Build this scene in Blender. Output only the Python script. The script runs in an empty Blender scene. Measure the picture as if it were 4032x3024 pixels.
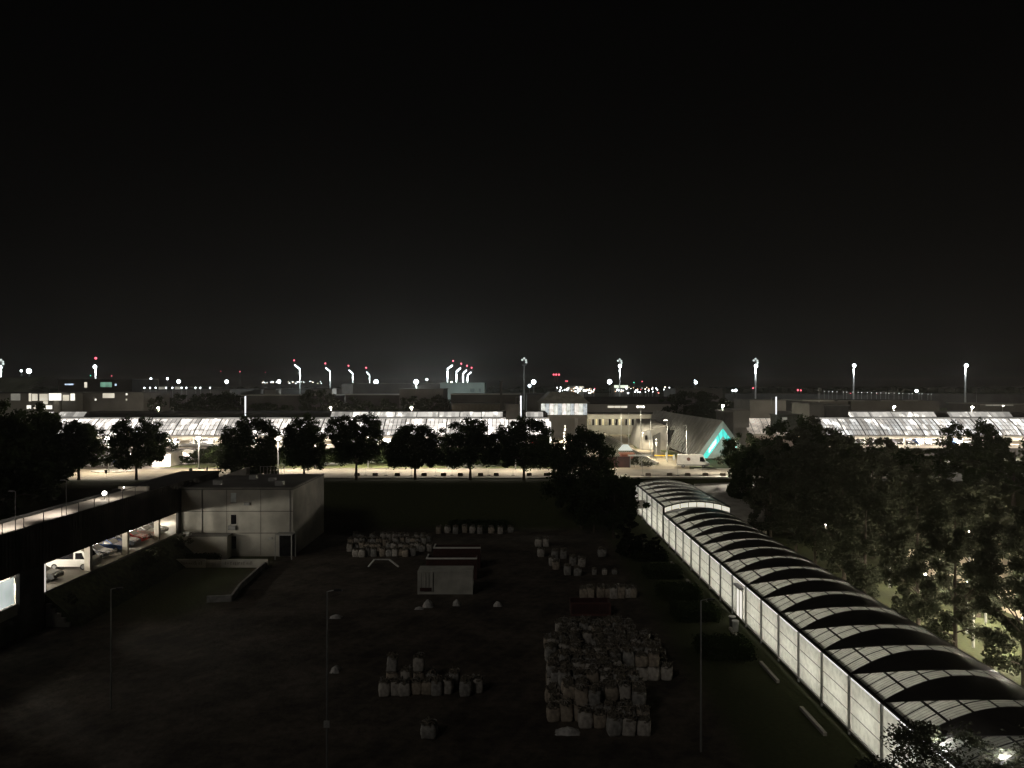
import bpy, math, random
import numpy as np
from mathutils import Vector, Matrix

# ------------------------------------------------------------------ camera, world, sun, exposure
C = bpy.context.scene.collection
SC = bpy.context.scene
F = 3028.0          # focal length in photo pixels (4032 wide)
H = 23.3            # eye height above the yard
cam_d = bpy.data.cameras.new("camera")
cam_d.sensor_width = 36.0
cam_d.lens = 36.0 * F / 4032.0
cam_d.clip_start = 0.5
cam_d.clip_end = 9000.0
cam = bpy.data.objects.new("camera", cam_d)
cam.location = (0, 0, H)
cam.rotation_euler = (math.radians(90), 0, 0)
C.objects.link(cam)
SC.camera = cam

world = bpy.data.worlds.new("World")
SC.world = world
world.use_nodes = True
wn = world.node_tree
wn.nodes.clear()
wo = wn.nodes.new("ShaderNodeOutputWorld")
bg = wn.nodes.new("ShaderNodeBackground")
sky = wn.nodes.new("ShaderNodeTexSky")
sky.sky_type = 'NISHITA'
sky.sun_disc = False
sky.sun_elevation = math.radians(-8.0)
sky.sun_rotation = math.radians(200.0)
sky.dust_density = 3.0
# town glow: a little lighter and browner low down, near black overhead
tc = wn.nodes.new("ShaderNodeTexCoord")
sep = wn.nodes.new("ShaderNodeSeparateXYZ")
ramp = wn.nodes.new("ShaderNodeValToRGB")
ramp.color_ramp.elements[0].position = 0.0
ramp.color_ramp.elements[0].color = (0.0030, 0.0029, 0.0027, 1)
ramp.color_ramp.elements[1].position = 0.55
ramp.color_ramp.elements[1].color = (0.00035, 0.00035, 0.0004, 1)
e = ramp.color_ramp.elements.new(0.16)
e.color = (0.0014, 0.0014, 0.00135, 1)
e = ramp.color_ramp.elements.new(0.32)
e.color = (0.0007, 0.0007, 0.00072, 1)
add = wn.nodes.new("ShaderNodeMixRGB")
add.blend_type = 'ADD'
add.inputs[0].default_value = 0.02
wn.links.new(tc.outputs["Generated"], sep.inputs[0])
wn.links.new(sep.outputs["Z"], ramp.inputs[0])
wn.links.new(ramp.outputs[0], add.inputs[1])
wn.links.new(sky.outputs[0], add.inputs[2])
wn.links.new(add.outputs[0], bg.inputs[0])
bg.inputs[1].default_value = 1.0
wn.links.new(bg.outputs[0], wo.inputs[0])

sd = bpy.data.lights.new("sun", 'SUN')     # dim fill from behind the camera, in place of lamps there
sd.energy = 0.175
sd.angle = math.radians(12)
sd.color = (1.0, 0.93, 0.84)
sun = bpy.data.objects.new("sun", sd)
d = Vector((0.50, 0.75, -0.62)).normalized()
sun.rotation_euler = d.to_track_quat('-Z', 'Y').to_euler()
sun.location = (0, -20, 80)
C.objects.link(sun)

SC.view_settings.view_transform = 'Standard'
SC.view_settings.look = 'None'
SC.view_settings.exposure = 0.0
SC.view_settings.gamma = 1.0
SC.render.engine = 'CYCLES'
SC.cycles.use_denoising = True
SC.cycles.max_bounces = 5
SC.cycles.diffuse_bounces = 3
SC.cycles.glossy_bounces = 2
SC.cycles.transmission_bounces = 4
SC.cycles.transparent_max_bounces = 8
SC.cycles.sample_clamp_indirect = 3.0
SC.cycles.caustics_reflective = False
SC.cycles.caustics_refractive = False
SC.cycles.use_light_tree = True

R = random.Random(7)
def ordn(i):
    w = ["first", "second", "third", "fourth", "fifth", "sixth", "seventh", "eighth", "ninth", "tenth", "eleventh", "twelfth"]
    return w[i] if i < 12 else "%d%s" % (i + 1, {1: "st", 2: "nd", 3: "rd"}.get((i + 1) % 10 if (i + 1) % 100 not in (11, 12, 13) else 0, "th"))

# ------------------------------------------------------------------ pixel helpers (photo pixel + real distance -> point)
def P(px, py, D):
    return Vector(((px - 2016) / F * D, D, H - (py - 1512) / F * D))
def GD(py, z=6.0):
    return (H - z) * F / (py - 1512.0)
def G(px, py, z=6.0):
    return P(px, py, GD(py, z))

# ------------------------------------------------------------------ materials
MATS = {}
def _principled(name):
    m = bpy.data.materials.new(name)
    m.use_nodes = True
    nt = m.node_tree
    return m, nt, nt.nodes["Principled BSDF"]

def mat(name, col, rough=0.7, var=0.25, scale=1.5, bump=0.0, metal=0.0, spec=None, col2=None, detail=6):
    if name in MATS: return MATS[name]
    m, nt, b = _principled(name)
    n = nt.nodes.new("ShaderNodeTexNoise"); n.inputs["Scale"].default_value = scale; n.inputs["Detail"].default_value = detail
    t = nt.nodes.new("ShaderNodeTexCoord")
    nt.links.new(t.outputs["Object"], n.inputs["Vector"])
    mx = nt.nodes.new("ShaderNodeMixRGB")
    c2 = col2 if col2 else tuple(c * (1 - var) for c in col)
    c1 = col if col2 else tuple(min(1, c * (1 + var * 0.6)) for c in col)
    mx.inputs[1].default_value = (*c1, 1); mx.inputs[2].default_value = (*c2, 1)
    r = nt.nodes.new("ShaderNodeValToRGB"); r.color_ramp.elements[0].position = 0.35; r.color_ramp.elements[1].position = 0.68
    nt.links.new(n.outputs["Fac"], r.inputs[0]); nt.links.new(r.outputs[0], mx.inputs[0])
    nt.links.new(mx.outputs[0], b.inputs["Base Color"])
    b.inputs["Roughness"].default_value = rough; b.inputs["Metallic"].default_value = metal
    if spec is not None: b.inputs["Specular IOR Level"].default_value = spec
    if bump:
        bp = nt.nodes.new("ShaderNodeBump"); bp.inputs["Strength"].default_value = bump
        nt.links.new(n.outputs["Fac"], bp.inputs["Height"]); nt.links.new(bp.outputs[0], b.inputs["Normal"])
    MATS[name] = m
    return m

def emit(name, col, strength, var=0.0, scale=0.8):
    if name in MATS: return MATS[name]
    m, nt, b = _principled(name)
    b.inputs["Base Color"].default_value = (*[c * 0.5 for c in col], 1)
    b.inputs["Emission Color"].default_value = (*col, 1)
    b.inputs["Emission Strength"].default_value = strength
    b.inputs["Roughness"].default_value = 0.4
    if var:
        t = nt.nodes.new("ShaderNodeTexCoord"); n = nt.nodes.new("ShaderNodeTexNoise")
        n.inputs["Scale"].default_value = scale; nt.links.new(t.outputs["Object"], n.inputs["Vector"])
        mr = nt.nodes.new("ShaderNodeMapRange")
        mr.inputs[1].default_value = 0.3; mr.inputs[2].default_value = 0.7
        mr.inputs[3].default_value = strength * (1 - var); mr.inputs[4].default_value = strength * (1 + var)
        nt.links.new(n.outputs["Fac"], mr.inputs[0]); nt.links.new(mr.outputs[0], b.inputs["Emission Strength"])
    MATS[name] = m
    return m

def glazing(name, col, base, spread, cell=(1.0, 1.0), bay=5.0, hot=4.0, hotp=0.25, tint2=None):
    """Lit glass panes: each pane (object-space cell) shows a different bit of a lit interior."""
    m, nt, b = _principled(name)
    L = nt.links
    t = nt.nodes.new("ShaderNodeTexCoord"); s = nt.nodes.new("ShaderNodeSeparateXYZ"); L.new(t.outputs["Object"], s.inputs[0])
    oi = nt.nodes.new("ShaderNodeObjectInfo")
    def mth(op, a, bb=None):
        n = nt.nodes.new("ShaderNodeMath"); n.operation = op
        for i, v in enumerate((a, bb)):
            if v is None: continue
            if isinstance(v, (int, float)): n.inputs[i].default_value = v
            else: L.new(v, n.inputs[i])
        return n.outputs[0]
    fx = mth('FLOOR', mth('DIVIDE', s.outputs["X"], cell[0]))
    fz = mth('FLOOR', mth('DIVIDE', s.outputs["Z"], cell[1]))
    cv = nt.nodes.new("ShaderNodeCombineXYZ"); L.new(fx, cv.inputs[0]); L.new(fz, cv.inputs[1])
    L.new(mth('MULTIPLY', oi.outputs["Random"], 97.0), cv.inputs[2])
    wnz = nt.nodes.new("ShaderNodeTexWhiteNoise"); L.new(cv.outputs[0], wnz.inputs["Vector"])
    ns = nt.nodes.new("ShaderNodeTexNoise"); ns.inputs["Scale"].default_value = 0.55
    cv2 = nt.nodes.new("ShaderNodeCombineXYZ"); L.new(s.outputs["X"], cv2.inputs[0]); L.new(mth('MULTIPLY', s.outputs['Z'], 0.9), cv2.inputs[1]); L.new(mth('MULTIPLY', oi.outputs["Random"], 57.0), cv2.inputs[2])
    L.new(cv2.outputs[0], ns.inputs["Vector"])
    v = mth('ADD', base, mth('MULTIPLY', wnz.outputs["Value"], spread))
    mrn = nt.nodes.new('ShaderNodeMapRange'); mrn.inputs[1].default_value = 0.88 - hotp - 0.06; mrn.inputs[2].default_value = 0.88 - hotp + 0.10; mrn.clamp = True
    L.new(ns.outputs['Fac'], mrn.inputs[0]); hotv = mth('MULTIPLY', mrn.outputs[0], hot)
    v = mth('ADD', v, mth('MULTIPLY', hotv, mth('ADD', 0.4, wnz.outputs["Value"])))
    ob = mth('ADD', 0.62, mth('MULTIPLY', oi.outputs["Random"], 0.76))
    v = mth('MULTIPLY', v, ob)
    b.inputs["Base Color"].default_value = (0.25, 0.25, 0.25, 1)
    b.inputs["Roughness"].default_value = 0.15
    if tint2:
        mx = nt.nodes.new("ShaderNodeMixRGB"); mx.inputs[1].default_value = (*col, 1); mx.inputs[2].default_value = (*tint2, 1)
        L.new(wnz.outputs["Value"], mx.inputs[0]); L.new(mx.outputs[0], b.inputs["Emission Color"])
    else:
        b.inputs["Emission Color"].default_value = (*col, 1)
    L.new(v, b.inputs["Emission Strength"])
    MATS[name] = m
    return m

def leafmat(name, c1, c2, trans=0.35):
    m = bpy.data.materials.new(name); m.use_nodes = True
    nt = m.node_tree; nt.nodes.clear()
    o = nt.nodes.new("ShaderNodeOutputMaterial"); mix = nt.nodes.new("ShaderNodeMixShader"); mix.inputs[0].default_value = trans
    df = nt.nodes.new("ShaderNodeBsdfDiffuse"); tr = nt.nodes.new("ShaderNodeBsdfTranslucent")
    t = nt.nodes.new("ShaderNodeTexCoord"); n = nt.nodes.new("ShaderNodeTexNoise"); n.inputs["Scale"].default_value = 1.3
    nt.links.new(t.outputs["Object"], n.inputs["Vector"])
    mx = nt.nodes.new("ShaderNodeMixRGB"); mx.inputs[1].default_value = (*c1, 1); mx.inputs[2].default_value = (*c2, 1)
    nt.links.new(n.outputs["Fac"], mx.inputs[0])
    nt.links.new(mx.outputs[0], df.inputs[0]); nt.links.new(mx.outputs[0], tr.inputs[0])
    nt.links.new(df.outputs[0], mix.inputs[1]); nt.links.new(tr.outputs[0], mix.inputs[2]); nt.links.new(mix.outputs[0], o.inputs[0])
    MATS[name] = m
    return m

def translucent(name, col, thr=0.6):
    m = bpy.data.materials.new(name); m.use_nodes = True
    nt = m.node_tree; nt.nodes.clear()
    o = nt.nodes.new("ShaderNodeOutputMaterial"); mix = nt.nodes.new("ShaderNodeMixShader"); mix.inputs[0].default_value = thr
    df = nt.nodes.new("ShaderNodeBsdfDiffuse"); tr = nt.nodes.new("ShaderNodeBsdfTranslucent")
    t = nt.nodes.new("ShaderNodeTexCoord"); n = nt.nodes.new("ShaderNodeTexNoise"); n.inputs["Scale"].default_value = 2.2; n.inputs["Detail"].default_value = 8
    nt.links.new(t.outputs["Object"], n.inputs["Vector"])
    mx = nt.nodes.new("ShaderNodeMixRGB"); mx.inputs[1].default_value = (*col, 1); mx.inputs[2].default_value = (*[c * 0.72 for c in col], 1)
    r = nt.nodes.new("ShaderNodeValToRGB"); r.color_ramp.elements[0].position = 0.4; r.color_ramp.elements[1].position = 0.75
    nt.links.new(n.outputs["Fac"], r.inputs[0]); nt.links.new(r.outputs[0], mx.inputs[0])
    nt.links.new(mx.outputs[0], df.inputs[0]); nt.links.new(mx.outputs[0], tr.inputs[0])
    nt.links.new(df.outputs[0], mix.inputs[1]); nt.links.new(tr.outputs[0], mix.inputs[2])
    gl = nt.nodes.new("ShaderNodeBsdfGlossy"); gl.inputs["Roughness"].default_value = 0.25
    m2 = nt.nodes.new("ShaderNodeMixShader"); m2.inputs[0].default_value = 0.05
    nt.links.new(mix.outputs[0], m2.inputs[1]); nt.links.new(gl.outputs[0], m2.inputs[2]); nt.links.new(m2.outputs[0], o.inputs[0])
    MATS[name] = m
    return m

concrete = mat("concrete", (0.34, 0.32, 0.28), 0.85, 0.25, 0.8, 0.1)
pale_conc = mat("pale_concrete", (0.46, 0.43, 0.37), 0.85, 0.22, 0.5, 0.05)
dark_conc = mat("dark_concrete", (0.07, 0.066, 0.06), 0.9, 0.35, 0.6)
facade_dk = mat("dark_facade", (0.06, 0.053, 0.045), 0.8, 0.4, 0.4)
roof_dk = mat("dark_roofing", (0.05, 0.046, 0.044), 0.9, 0.3, 0.2)
roof_md = mat("grey_roofing", (0.16, 0.155, 0.14), 0.85, 0.3, 0.25)
white_wall = mat("white_render", (0.46, 0.44, 0.38), 0.85, 0.2, 0.5, 0.03)
metal_wht = mat("white_metal", (0.62, 0.61, 0.57), 0.45, 0.12, 2.0)
metal_gry = mat("grey_metal", (0.22, 0.22, 0.21), 0.45, 0.2, 2.0, metal=0.4)
metal_dk = mat("dark_metal", (0.03, 0.03, 0.03), 0.5, 0.3, 2.0)
galv = mat("galvanised_metal", (0.4, 0.4, 0.38), 0.5, 0.2, 3.0, metal=0.3)
bag_m = [mat("bag_cloth_pale", (0.40, 0.37, 0.33), 0.9, 0.4, 3.0, 0.4), mat("bag_cloth_grey", (0.27, 0.26, 0.24), 0.9, 0.45, 3.0, 0.4), mat("bag_cloth_tan", (0.33, 0.28, 0.22), 0.9, 0.4, 3.0, 0.4)]
fill_m = mat("bag_fill", (0.13, 0.115, 0.09), 0.95, 0.6, 6.0, 0.8)
tyre_m = mat("tyre_rubber", (0.015, 0.015, 0.015), 0.8)
rim_m = mat("rim_metal", (0.35, 0.35, 0.35), 0.35, metal=0.7)
glass_dk = mat("dark_glass", (0.012, 0.012, 0.014), 0.08, 0.1, spec=0.8)
red_m = mat("dark_red_paint", (0.045, 0.014, 0.012), 0.6, 0.35, 1.5)
yellow_m = mat("yellow_paint", (0.75, 0.42, 0.02), 0.5, 0.1)
bark_m = mat("bark", (0.06, 0.048, 0.035), 0.95, 0.4, 6.0, 0.5)
leaf_a = leafmat("leaf_dark", (0.045, 0.062, 0.026), (0.028, 0.04, 0.018))
leaf_b = leafmat("leaf_mid", (0.08, 0.085, 0.058), (0.05, 0.056, 0.036))
leaf_c = leafmat("leaf_bright", (0.10, 0.14, 0.04), (0.06, 0.09, 0.03), 0.5)
needle_m = leafmat("needles", (0.018, 0.022, 0.012), (0.012, 0.016, 0.01), 0.1)
lamp_wht = emit("lamp_white", (1.0, 0.93, 0.82), 60)
lamp_soft = emit("lamp_soft", (1.0, 0.93, 0.80), 9)
lamp_cool = emit("lamp_cool", (0.80, 0.92, 1.0), 45)
lamp_red = emit("lamp_red", (1.0, 0.12, 0.17), 3.2)
lamp_green = emit("lamp_green", (0.1, 1.0, 0.6), 3)
lamp_orange = emit("lamp_orange", (1.0, 0.62, 0.38), 2.2)

# ------------------------------------------------------------------ mesh builder
class MB:
    def __init__(s): s.v = []; s.f = []
    def quad(s, a, b, c, d):
        i = len(s.v); s.v += [tuple(a), tuple(b), tuple(c), tuple(d)]; s.f.append((i, i+1, i+2, i+3)); return s
    def poly(s, pts):
        i = len(s.v); s.v += [tuple(p) for p in pts]; s.f.append(tuple(range(i, i+len(pts)))); return s
    def box(s, x0, y0, z0, x1, y1, z1):
        x0, x1 = sorted((x0, x1)); y0, y1 = sorted((y0, y1)); z0, z1 = sorted((z0, z1))
        i = len(s.v)
        s.v += [(x0,y0,z0),(x1,y0,z0),(x1,y1,z0),(x0,y1,z0),(x0,y0,z1),(x1,y0,z1),(x1,y1,z1),(x0,y1,z1)]
        s.f += [(i,i+3,i+2,i+1),(i+4,i+5,i+6,i+7),(i,i+1,i+5,i+4),(i+1,i+2,i+6,i+5),(i+2,i+3,i+7,i+6),(i+3,i,i+4,i+7)]
        return s
    def hexa(s, p):     # 8 points: bottom 4 then top 4
        i = len(s.v); s.v += [tuple(q) for q in p]
        s.f += [(i,i+3,i+2,i+1),(i+4,i+5,i+6,i+7),(i,i+1,i+5,i+4),(i+1,i+2,i+6,i+5),(i+2,i+3,i+7,i+6),(i+3,i,i+4,i+7)]
        return s
    def tube(s, pts, rad, n=6, caps=True):
        pts = [Vector(p) for p in pts]
        if not hasattr(rad, '__len__'): rad = [rad] * len(pts)
        rings = []
        for k, p in enumerate(pts):
            t = (pts[min(k+1, len(pts)-1)] - pts[max(k-1, 0)]).normalized()
            u = t.cross(Vector((0, 0, 1)))
            if u.length < 1e-3: u = Vector((1, 0, 0))
            u.normalize(); w = t.cross(u)
            i = len(s.v)
            for j in range(n):
                a = 2 * math.pi * j / n
                s.v.append(tuple(p + (u * math.cos(a) + w * math.sin(a)) * rad[k]))
            rings.append(i)
        for k in range(len(rings) - 1):
            a, b = rings[k], rings[k+1]
            for j in range(n):
                s.f.append((a+j, a+(j+1) % n, b+(j+1) % n, b+j))
        if caps:
            s.f.append(tuple(rings[0]+j for j in reversed(range(n)))); s.f.append(tuple(rings[-1]+j for j in range(n)))
        return s
    def ball(s, c, r, n=8, m=5, sz=1.0):
        i0 = len(s.v); c = Vector(c)
        for k in range(1, m):
            th = math.pi * k / m
            for j in range(n):
                a = 2 * math.pi * j / n
                s.v.append((c.x + r*math.sin(th)*math.cos(a), c.y + r*math.sin(th)*math.sin(a), c.z + r*sz*math.cos(th)))
        t = len(s.v); s.v.append((c.x, c.y, c.z + r*sz)); s.v.append((c.x, c.y, c.z - r*sz))
        for j in range(n): s.f.append((t, i0+j, i0+(j+1) % n))
        for k in range(m-2):
            for j in range(n):
                a = i0+k*n; s.f.append((a+j, a+n+j, a+n+(j+1) % n, a+(j+1) % n))
        a = i0+(m-2)*n
        for j in range(n): s.f.append((t+1, a+(j+1) % n, a+j))
        return s
    def mesh(s, name, m, off=(0, 0, 0)):
        me = bpy.data.meshes.new(name)
        ox, oy, oz = off
        me.from_pydata([(x-ox, y-oy, z-oz) for x, y, z in s.v], [], s.f); me.update()
        if m: me.materials.append(m)
        return me
    def build(s, name, m, parent=None, smooth=False, origin=None):
        """vertices are in world coordinates; the object's origin is its parent's, or ORIGIN"""
        off = (0, 0, 0)
        if parent is not None:
            p = parent; off = Vector((0, 0, 0))
            while p is not None: off = off + Vector(p.location); p = p.parent
        if origin is not None and parent is None: off = Vector(origin)
        me = s.mesh(name, m, off)
        if smooth:
            for p in me.polygons: p.use_smooth = True
        o = bpy.data.objects.new(name, me); C.objects.link(o)
        if parent is not None: o.parent = parent
        elif origin is not None: o.location = origin
        return o

def tag(o, label=None, cat=None, group=None, kind=None):
    if label: o["label"] = label
    if cat: o["category"] = cat
    if group: o["group"] = group
    if kind: o["kind"] = kind
    return o
def thing(name, label, cat, loc=(0, 0, 0), group=None):
    o = bpy.data.objects.new(name, None); o.empty_display_size = 0.3; C.objects.link(o); o.location = loc
    return tag(o, label, cat, group)
def kids(o):
    return CH.get(o.name, [])
CH = {}
def copy_tree(o, parent=None, loc=None, rz=None, sc=None, label=None, group=None, matmap=None):
    c = o.copy(); C.objects.link(c)
    if parent is not None: c.parent = parent
    if loc is not None: c.location = loc
    if rz is not None: c.rotation_euler = (0, 0, rz)
    if sc is not None: c.scale = (sc, sc, sc) if not hasattr(sc, '__len__') else sc
    if label: c["label"] = label
    if group: c["group"] = group
    if matmap and o.type == 'MESH' and o.data.materials and o.data.materials[0] in matmap:
        key = (o.data.name, matmap[o.data.materials[0]].name)
        if key not in REMAT:
            me = o.data.copy(); me.materials[0] = matmap[o.data.materials[0]]; REMAT[key] = me
        c.data = REMAT[key]
    for ch in [x for x in PROTO.get(o.name, ())]: copy_tree(ch, c, matmap=matmap)
    return c
REMAT = {}
PROTO = {}
def register(o):
    """remember the children of a prototype so that it can be copied quickly"""
    ch = [x for x in C.objects if x.parent == o]
    if ch:
        PROTO[o.name] = ch
        for x in ch: register(x)
    return o
def light(name, loc, power, col=(1, 0.9, 0.76), r=0.15, kind='POINT', parent=None, spot=None, blend=0.6, target=None):
    l = bpy.data.lights.new(name, kind); l.energy = power; l.color = col
    if kind in ('POINT', 'SPOT'): l.shadow_soft_size = r
    if kind == 'SPOT':
        l.spot_size = math.radians(spot or 120); l.spot_blend = blend
    o = bpy.data.objects.new(name, l); C.objects.link(o); o.location = loc
    if target is not None:
        o.rotation_euler = (Vector(target) - Vector(loc)).to_track_quat('-Z', 'Y').to_euler()
    return o

# ------------------------------------------------------------------ ground
def sstep(a, b, x):
    t = min(1, max(0, (x - a) / (b - a))); return t * t * (3 - 2 * t)
def hgt(x, y):
    notch = sstep(18.0, 21.0, x) * (1 - sstep(34.0, 47.0, x))
    t = sstep(123.0, 137.5, y)
    if y < 140.4: t *= (1 - notch)
    z = 6.0 * t
    if y > 163.9 and 19.9 < x < 31.1 and y < 300: z -= 3.4 * min(1, max(0, (31.05 - x) / 3.3)) * min(1, max(0, (x - 19.9) / 0.5)) * min(1, max(0, (y - 163.9)))
    return z
xs = sorted(set([-4000, -2000, -1000, -500, -300, -200, -150, -120] + [x * 1.5 for x in range(-70, 71)] + [18.0, 19.0, 19.9, 20.4, 21.0, 27.75, 31.05, 120, 150, 200, 300, 500, 1000, 2000, 4000]))
ys = sorted(set([-60, 0, 20, 40, 60, 80, 100, 110, 118] + [120 + i for i in range(0, 21)] + [140.39, 140.41, 142, 146, 150, 160, 163.9, 164.9, 180, 200, 299, 300.1, 250, 300, 400, 600, 1000, 2000, 4000, 8000]))
gm = MB()
for y in ys:
    for x in xs: gm.v.append((x, y, hgt(x, y)))
nx = len(xs)
for j in range(len(ys) - 1):
    for i in range(nx - 1):
        a = j * nx + i; gm.f.append((a, a + 1, a + nx + 1, a + nx))
m, nt, b = _principled("ground_soil_and_grass")
L = nt.links
geo = nt.nodes.new("ShaderNodeNewGeometry"); sp = nt.nodes.new("ShaderNodeSeparateXYZ"); L.new(geo.outputs["Position"], sp.inputs[0])
n1 = nt.nodes.new("ShaderNodeTexNoise"); n1.inputs["Scale"].default_value = 0.22; n1.inputs["Detail"].default_value = 8
n2 = nt.nodes.new("ShaderNodeTexNoise"); n2.inputs["Scale"].default_value = 3.0; n2.inputs["Detail"].default_value = 8
L.new(geo.outputs["Position"], n1.inputs["Vector"]); L.new(geo.outputs["Position"], n2.inputs["Vector"])
soil = nt.nodes.new("ShaderNodeMixRGB"); soil.inputs[1].default_value = (0.03, 0.025, 0.02, 1); soil.inputs[2].default_value = (0.105, 0.088, 0.07, 1)
n3 = nt.nodes.new("ShaderNodeTexNoise"); n3.inputs["Scale"].default_value = 1.1; n3.inputs["Detail"].default_value = 10; n3.inputs["Roughness"].default_value = 0.7
L.new(geo.outputs["Position"], n3.inputs["Vector"])
mpt = nt.nodes.new("ShaderNodeMapping"); mpt.inputs["Rotation"].default_value = (0, 0, 0.5); L.new(geo.outputs["Position"], mpt.inputs[0])
wvt = nt.nodes.new("ShaderNodeTexWave"); wvt.inputs["Scale"].default_value = 0.14; wvt.inputs["Distortion"].default_value = 9; wvt.inputs["Detail"].default_value = 3; wvt.inputs["Detail Scale"].default_value = 0.35
L.new(mpt.outputs[0], wvt.inputs[0])
ma = nt.nodes.new("ShaderNodeMath"); ma.operation = 'MULTIPLY'; L.new(n1.outputs["Fac"], ma.inputs[0]); L.new(n3.outputs["Fac"], ma.inputs[1])
mb2 = nt.nodes.new("ShaderNodeMapRange"); mb2.inputs[1].default_value = 0.15; mb2.inputs[2].default_value = 0.38; L.new(ma.outputs[0], mb2.inputs[0])
mtr = nt.nodes.new("ShaderNodeMapRange"); mtr.inputs[1].default_value = 0.80; mtr.inputs[2].default_value = 0.95; mtr.inputs[4].default_value = 0.13; L.new(wvt.outputs["Fac"], mtr.inputs[0])
mc = nt.nodes.new("ShaderNodeMath"); mc.operation = 'ADD'; mc.use_clamp = True; L.new(mb2.outputs[0], mc.inputs[0]); L.new(mtr.outputs[0], mc.inputs[1])
L.new(mc.outputs[0], soil.inputs[0])
gr = nt.nodes.new("ShaderNodeMixRGB"); gr.inputs[1].default_value = (0.026, 0.033, 0.014, 1); gr.inputs[2].default_value = (0.065, 0.072, 0.03, 1)
L.new(n2.outputs["Fac"], gr.inputs[0])
# grass: right of the yard, on the bank, and everywhere past it
def mr(inp, a, b2, c=0.0, d2=1.0):
    n = nt.nodes.new("ShaderNodeMapRange"); n.inputs[1].default_value = a; n.inputs[2].default_value = b2; n.inputs[3].default_value = c; n.inputs[4].default_value = d2
    L.new(inp, n.inputs[0]); return n.outputs[0]
gx = mr(sp.outputs["X"], 13.5, 15.5); gy = mr(sp.outputs["Y"], 121, 125); gw = mr(sp.outputs["X"], -30, -34)
mx1 = nt.nodes.new("ShaderNodeMath"); mx1.operation = 'MAXIMUM'; L.new(gx, mx1.inputs[0]); L.new(gy, mx1.inputs[1])
yz = mr(sp.outputs["Y"], 74, 80); ml = nt.nodes.new("ShaderNodeMath"); ml.operation = 'MULTIPLY'; L.new(gw, ml.inputs[0]); L.new(yz, ml.inputs[1])
mx2 = nt.nodes.new("ShaderNodeMath"); mx2.operation = 'MAXIMUM'; L.new(mx1.outputs[0], mx2.inputs[0]); L.new(ml.outputs[0], mx2.inputs[1])
fin = nt.nodes.new("ShaderNodeMixRGB"); L.new(mx2.outputs[0], fin.inputs[0]); L.new(soil.outputs[0], fin.inputs[1]); L.new(gr.outputs[0], fin.inputs[2])
L.new(fin.outputs[0], b.inputs["Base Color"]); b.inputs["Roughness"].default_value = 0.95; b.inputs["Specular IOR Level"].default_value = 0.15
bp = nt.nodes.new("ShaderNodeBump"); bp.inputs["Strength"].default_value = 0.6; bp.inputs["Distance"].default_value = 0.08
L.new(n2.outputs["Fac"], bp.inputs["Height"]); L.new(bp.outputs[0], b.inputs["Normal"])
tag(gm.build("ground", m), "dark bare yard and grass bank rising to the lit road", "ground", kind="structure")

asphalt = mat("asphalt_pale", (0.235, 0.21, 0.165), 0.9, 0.22, 0.22, 0.05)
paving = mat("plaza_paving", (0.33, 0.28, 0.20), 0.9, 0.2, 0.35, 0.05)
kerb_m = mat("kerb_stone", (0.38, 0.36, 0.31), 0.85, 0.2, 1.0)
def sheet(name, pts, z, m, label, cat="road"):
    o = MB().poly([(p[0], p[1], z) for p in pts]).build(name, m)
    return tag(o, label, cat, kind="structure")
sheet("road", [(-95, 141.0), (75, 141.0), (75, 156.0), (-95, 156.0)], 6.012, asphalt, "pale lit road running across behind the row of trees")
sheet("plaza", [(-95, 156.0), (-58, 156.0), (-58, 139.0), (-95, 139.0)], 6.022, paving, "pale lit paved plaza at the left beyond the trees", "plaza")
sheet("access_road", [(20, 156.0), (36, 156.0), (42, 182), (46, 300), (34, 300), (31.3, 188), (31.3, 163.6), (20, 163.6)], 6.018, paving, "pale lane running away beside the corrugated station roof")
sheet("service_lane", [(9.0, 156.0), (19.6, 156.0), (19.6, 300), (27, 400), (15, 400)], 6.008, paving, "bright lane running away beside the end of the long lit car park")
sheet("forecourt", [(-95, 156.02), (-6, 156.02), (-6, 178), (-95, 178)], 6.008, mat("forecourt_asphalt", (0.16, 0.14, 0.11), 0.9, 0.3, 0.3), "strip of paving along the foot of the long lit car park", "pavement")
kb = MB()
kb.box(-57, 156.0, 6.0, 19, 156.25, 6.14); kb.box(37, 156.0, 6.0, 75, 156.25, 6.14); kb.box(-56, 140.7, 6.0, 75, 140.95, 6.13)
tag(kb.build("kerb", kerb_m), "pale kerbs along both edges of the lit road", "kerb", kind="structure")
pv = MB().box(16.5, 156.3, 6.0, 75, 158.8, 6.12)
# ------------------------------------------------------------------ glazed walkway
XL, XR = 22.45, 32.3
panel_m = translucent("frosted_panel", (0.83, 0.84, 0.77), 0.72)
roofpane_m = translucent("dirty_roof_glass", (0.60, 0.61, 0.54), 0.58)
frame_dk = mat("walkway_dark_frame", (0.018, 0.017, 0.015), 0.6, 0.3, 2.0)
arch_dk = mat("walkway_dark_cladding", (0.028, 0.026, 0.023), 0.45, 0.4, 0.8)
floor_m = mat("walkway_floor", (0.5, 0.48, 0.43), 0.7, 0.15, 0.8)
strip_m = emit("walkway_light_strip", (1.0, 0.96, 0.90), 0.95)
tube_m = emit("walkway_tube", (1.0, 0.95, 0.86), 6)
walk = thing("glazed_walkway", "long glazed walkway with lit white side panels and dark arched bands over its vaulted roof", "walkway", (XL, 80, 0))

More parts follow.
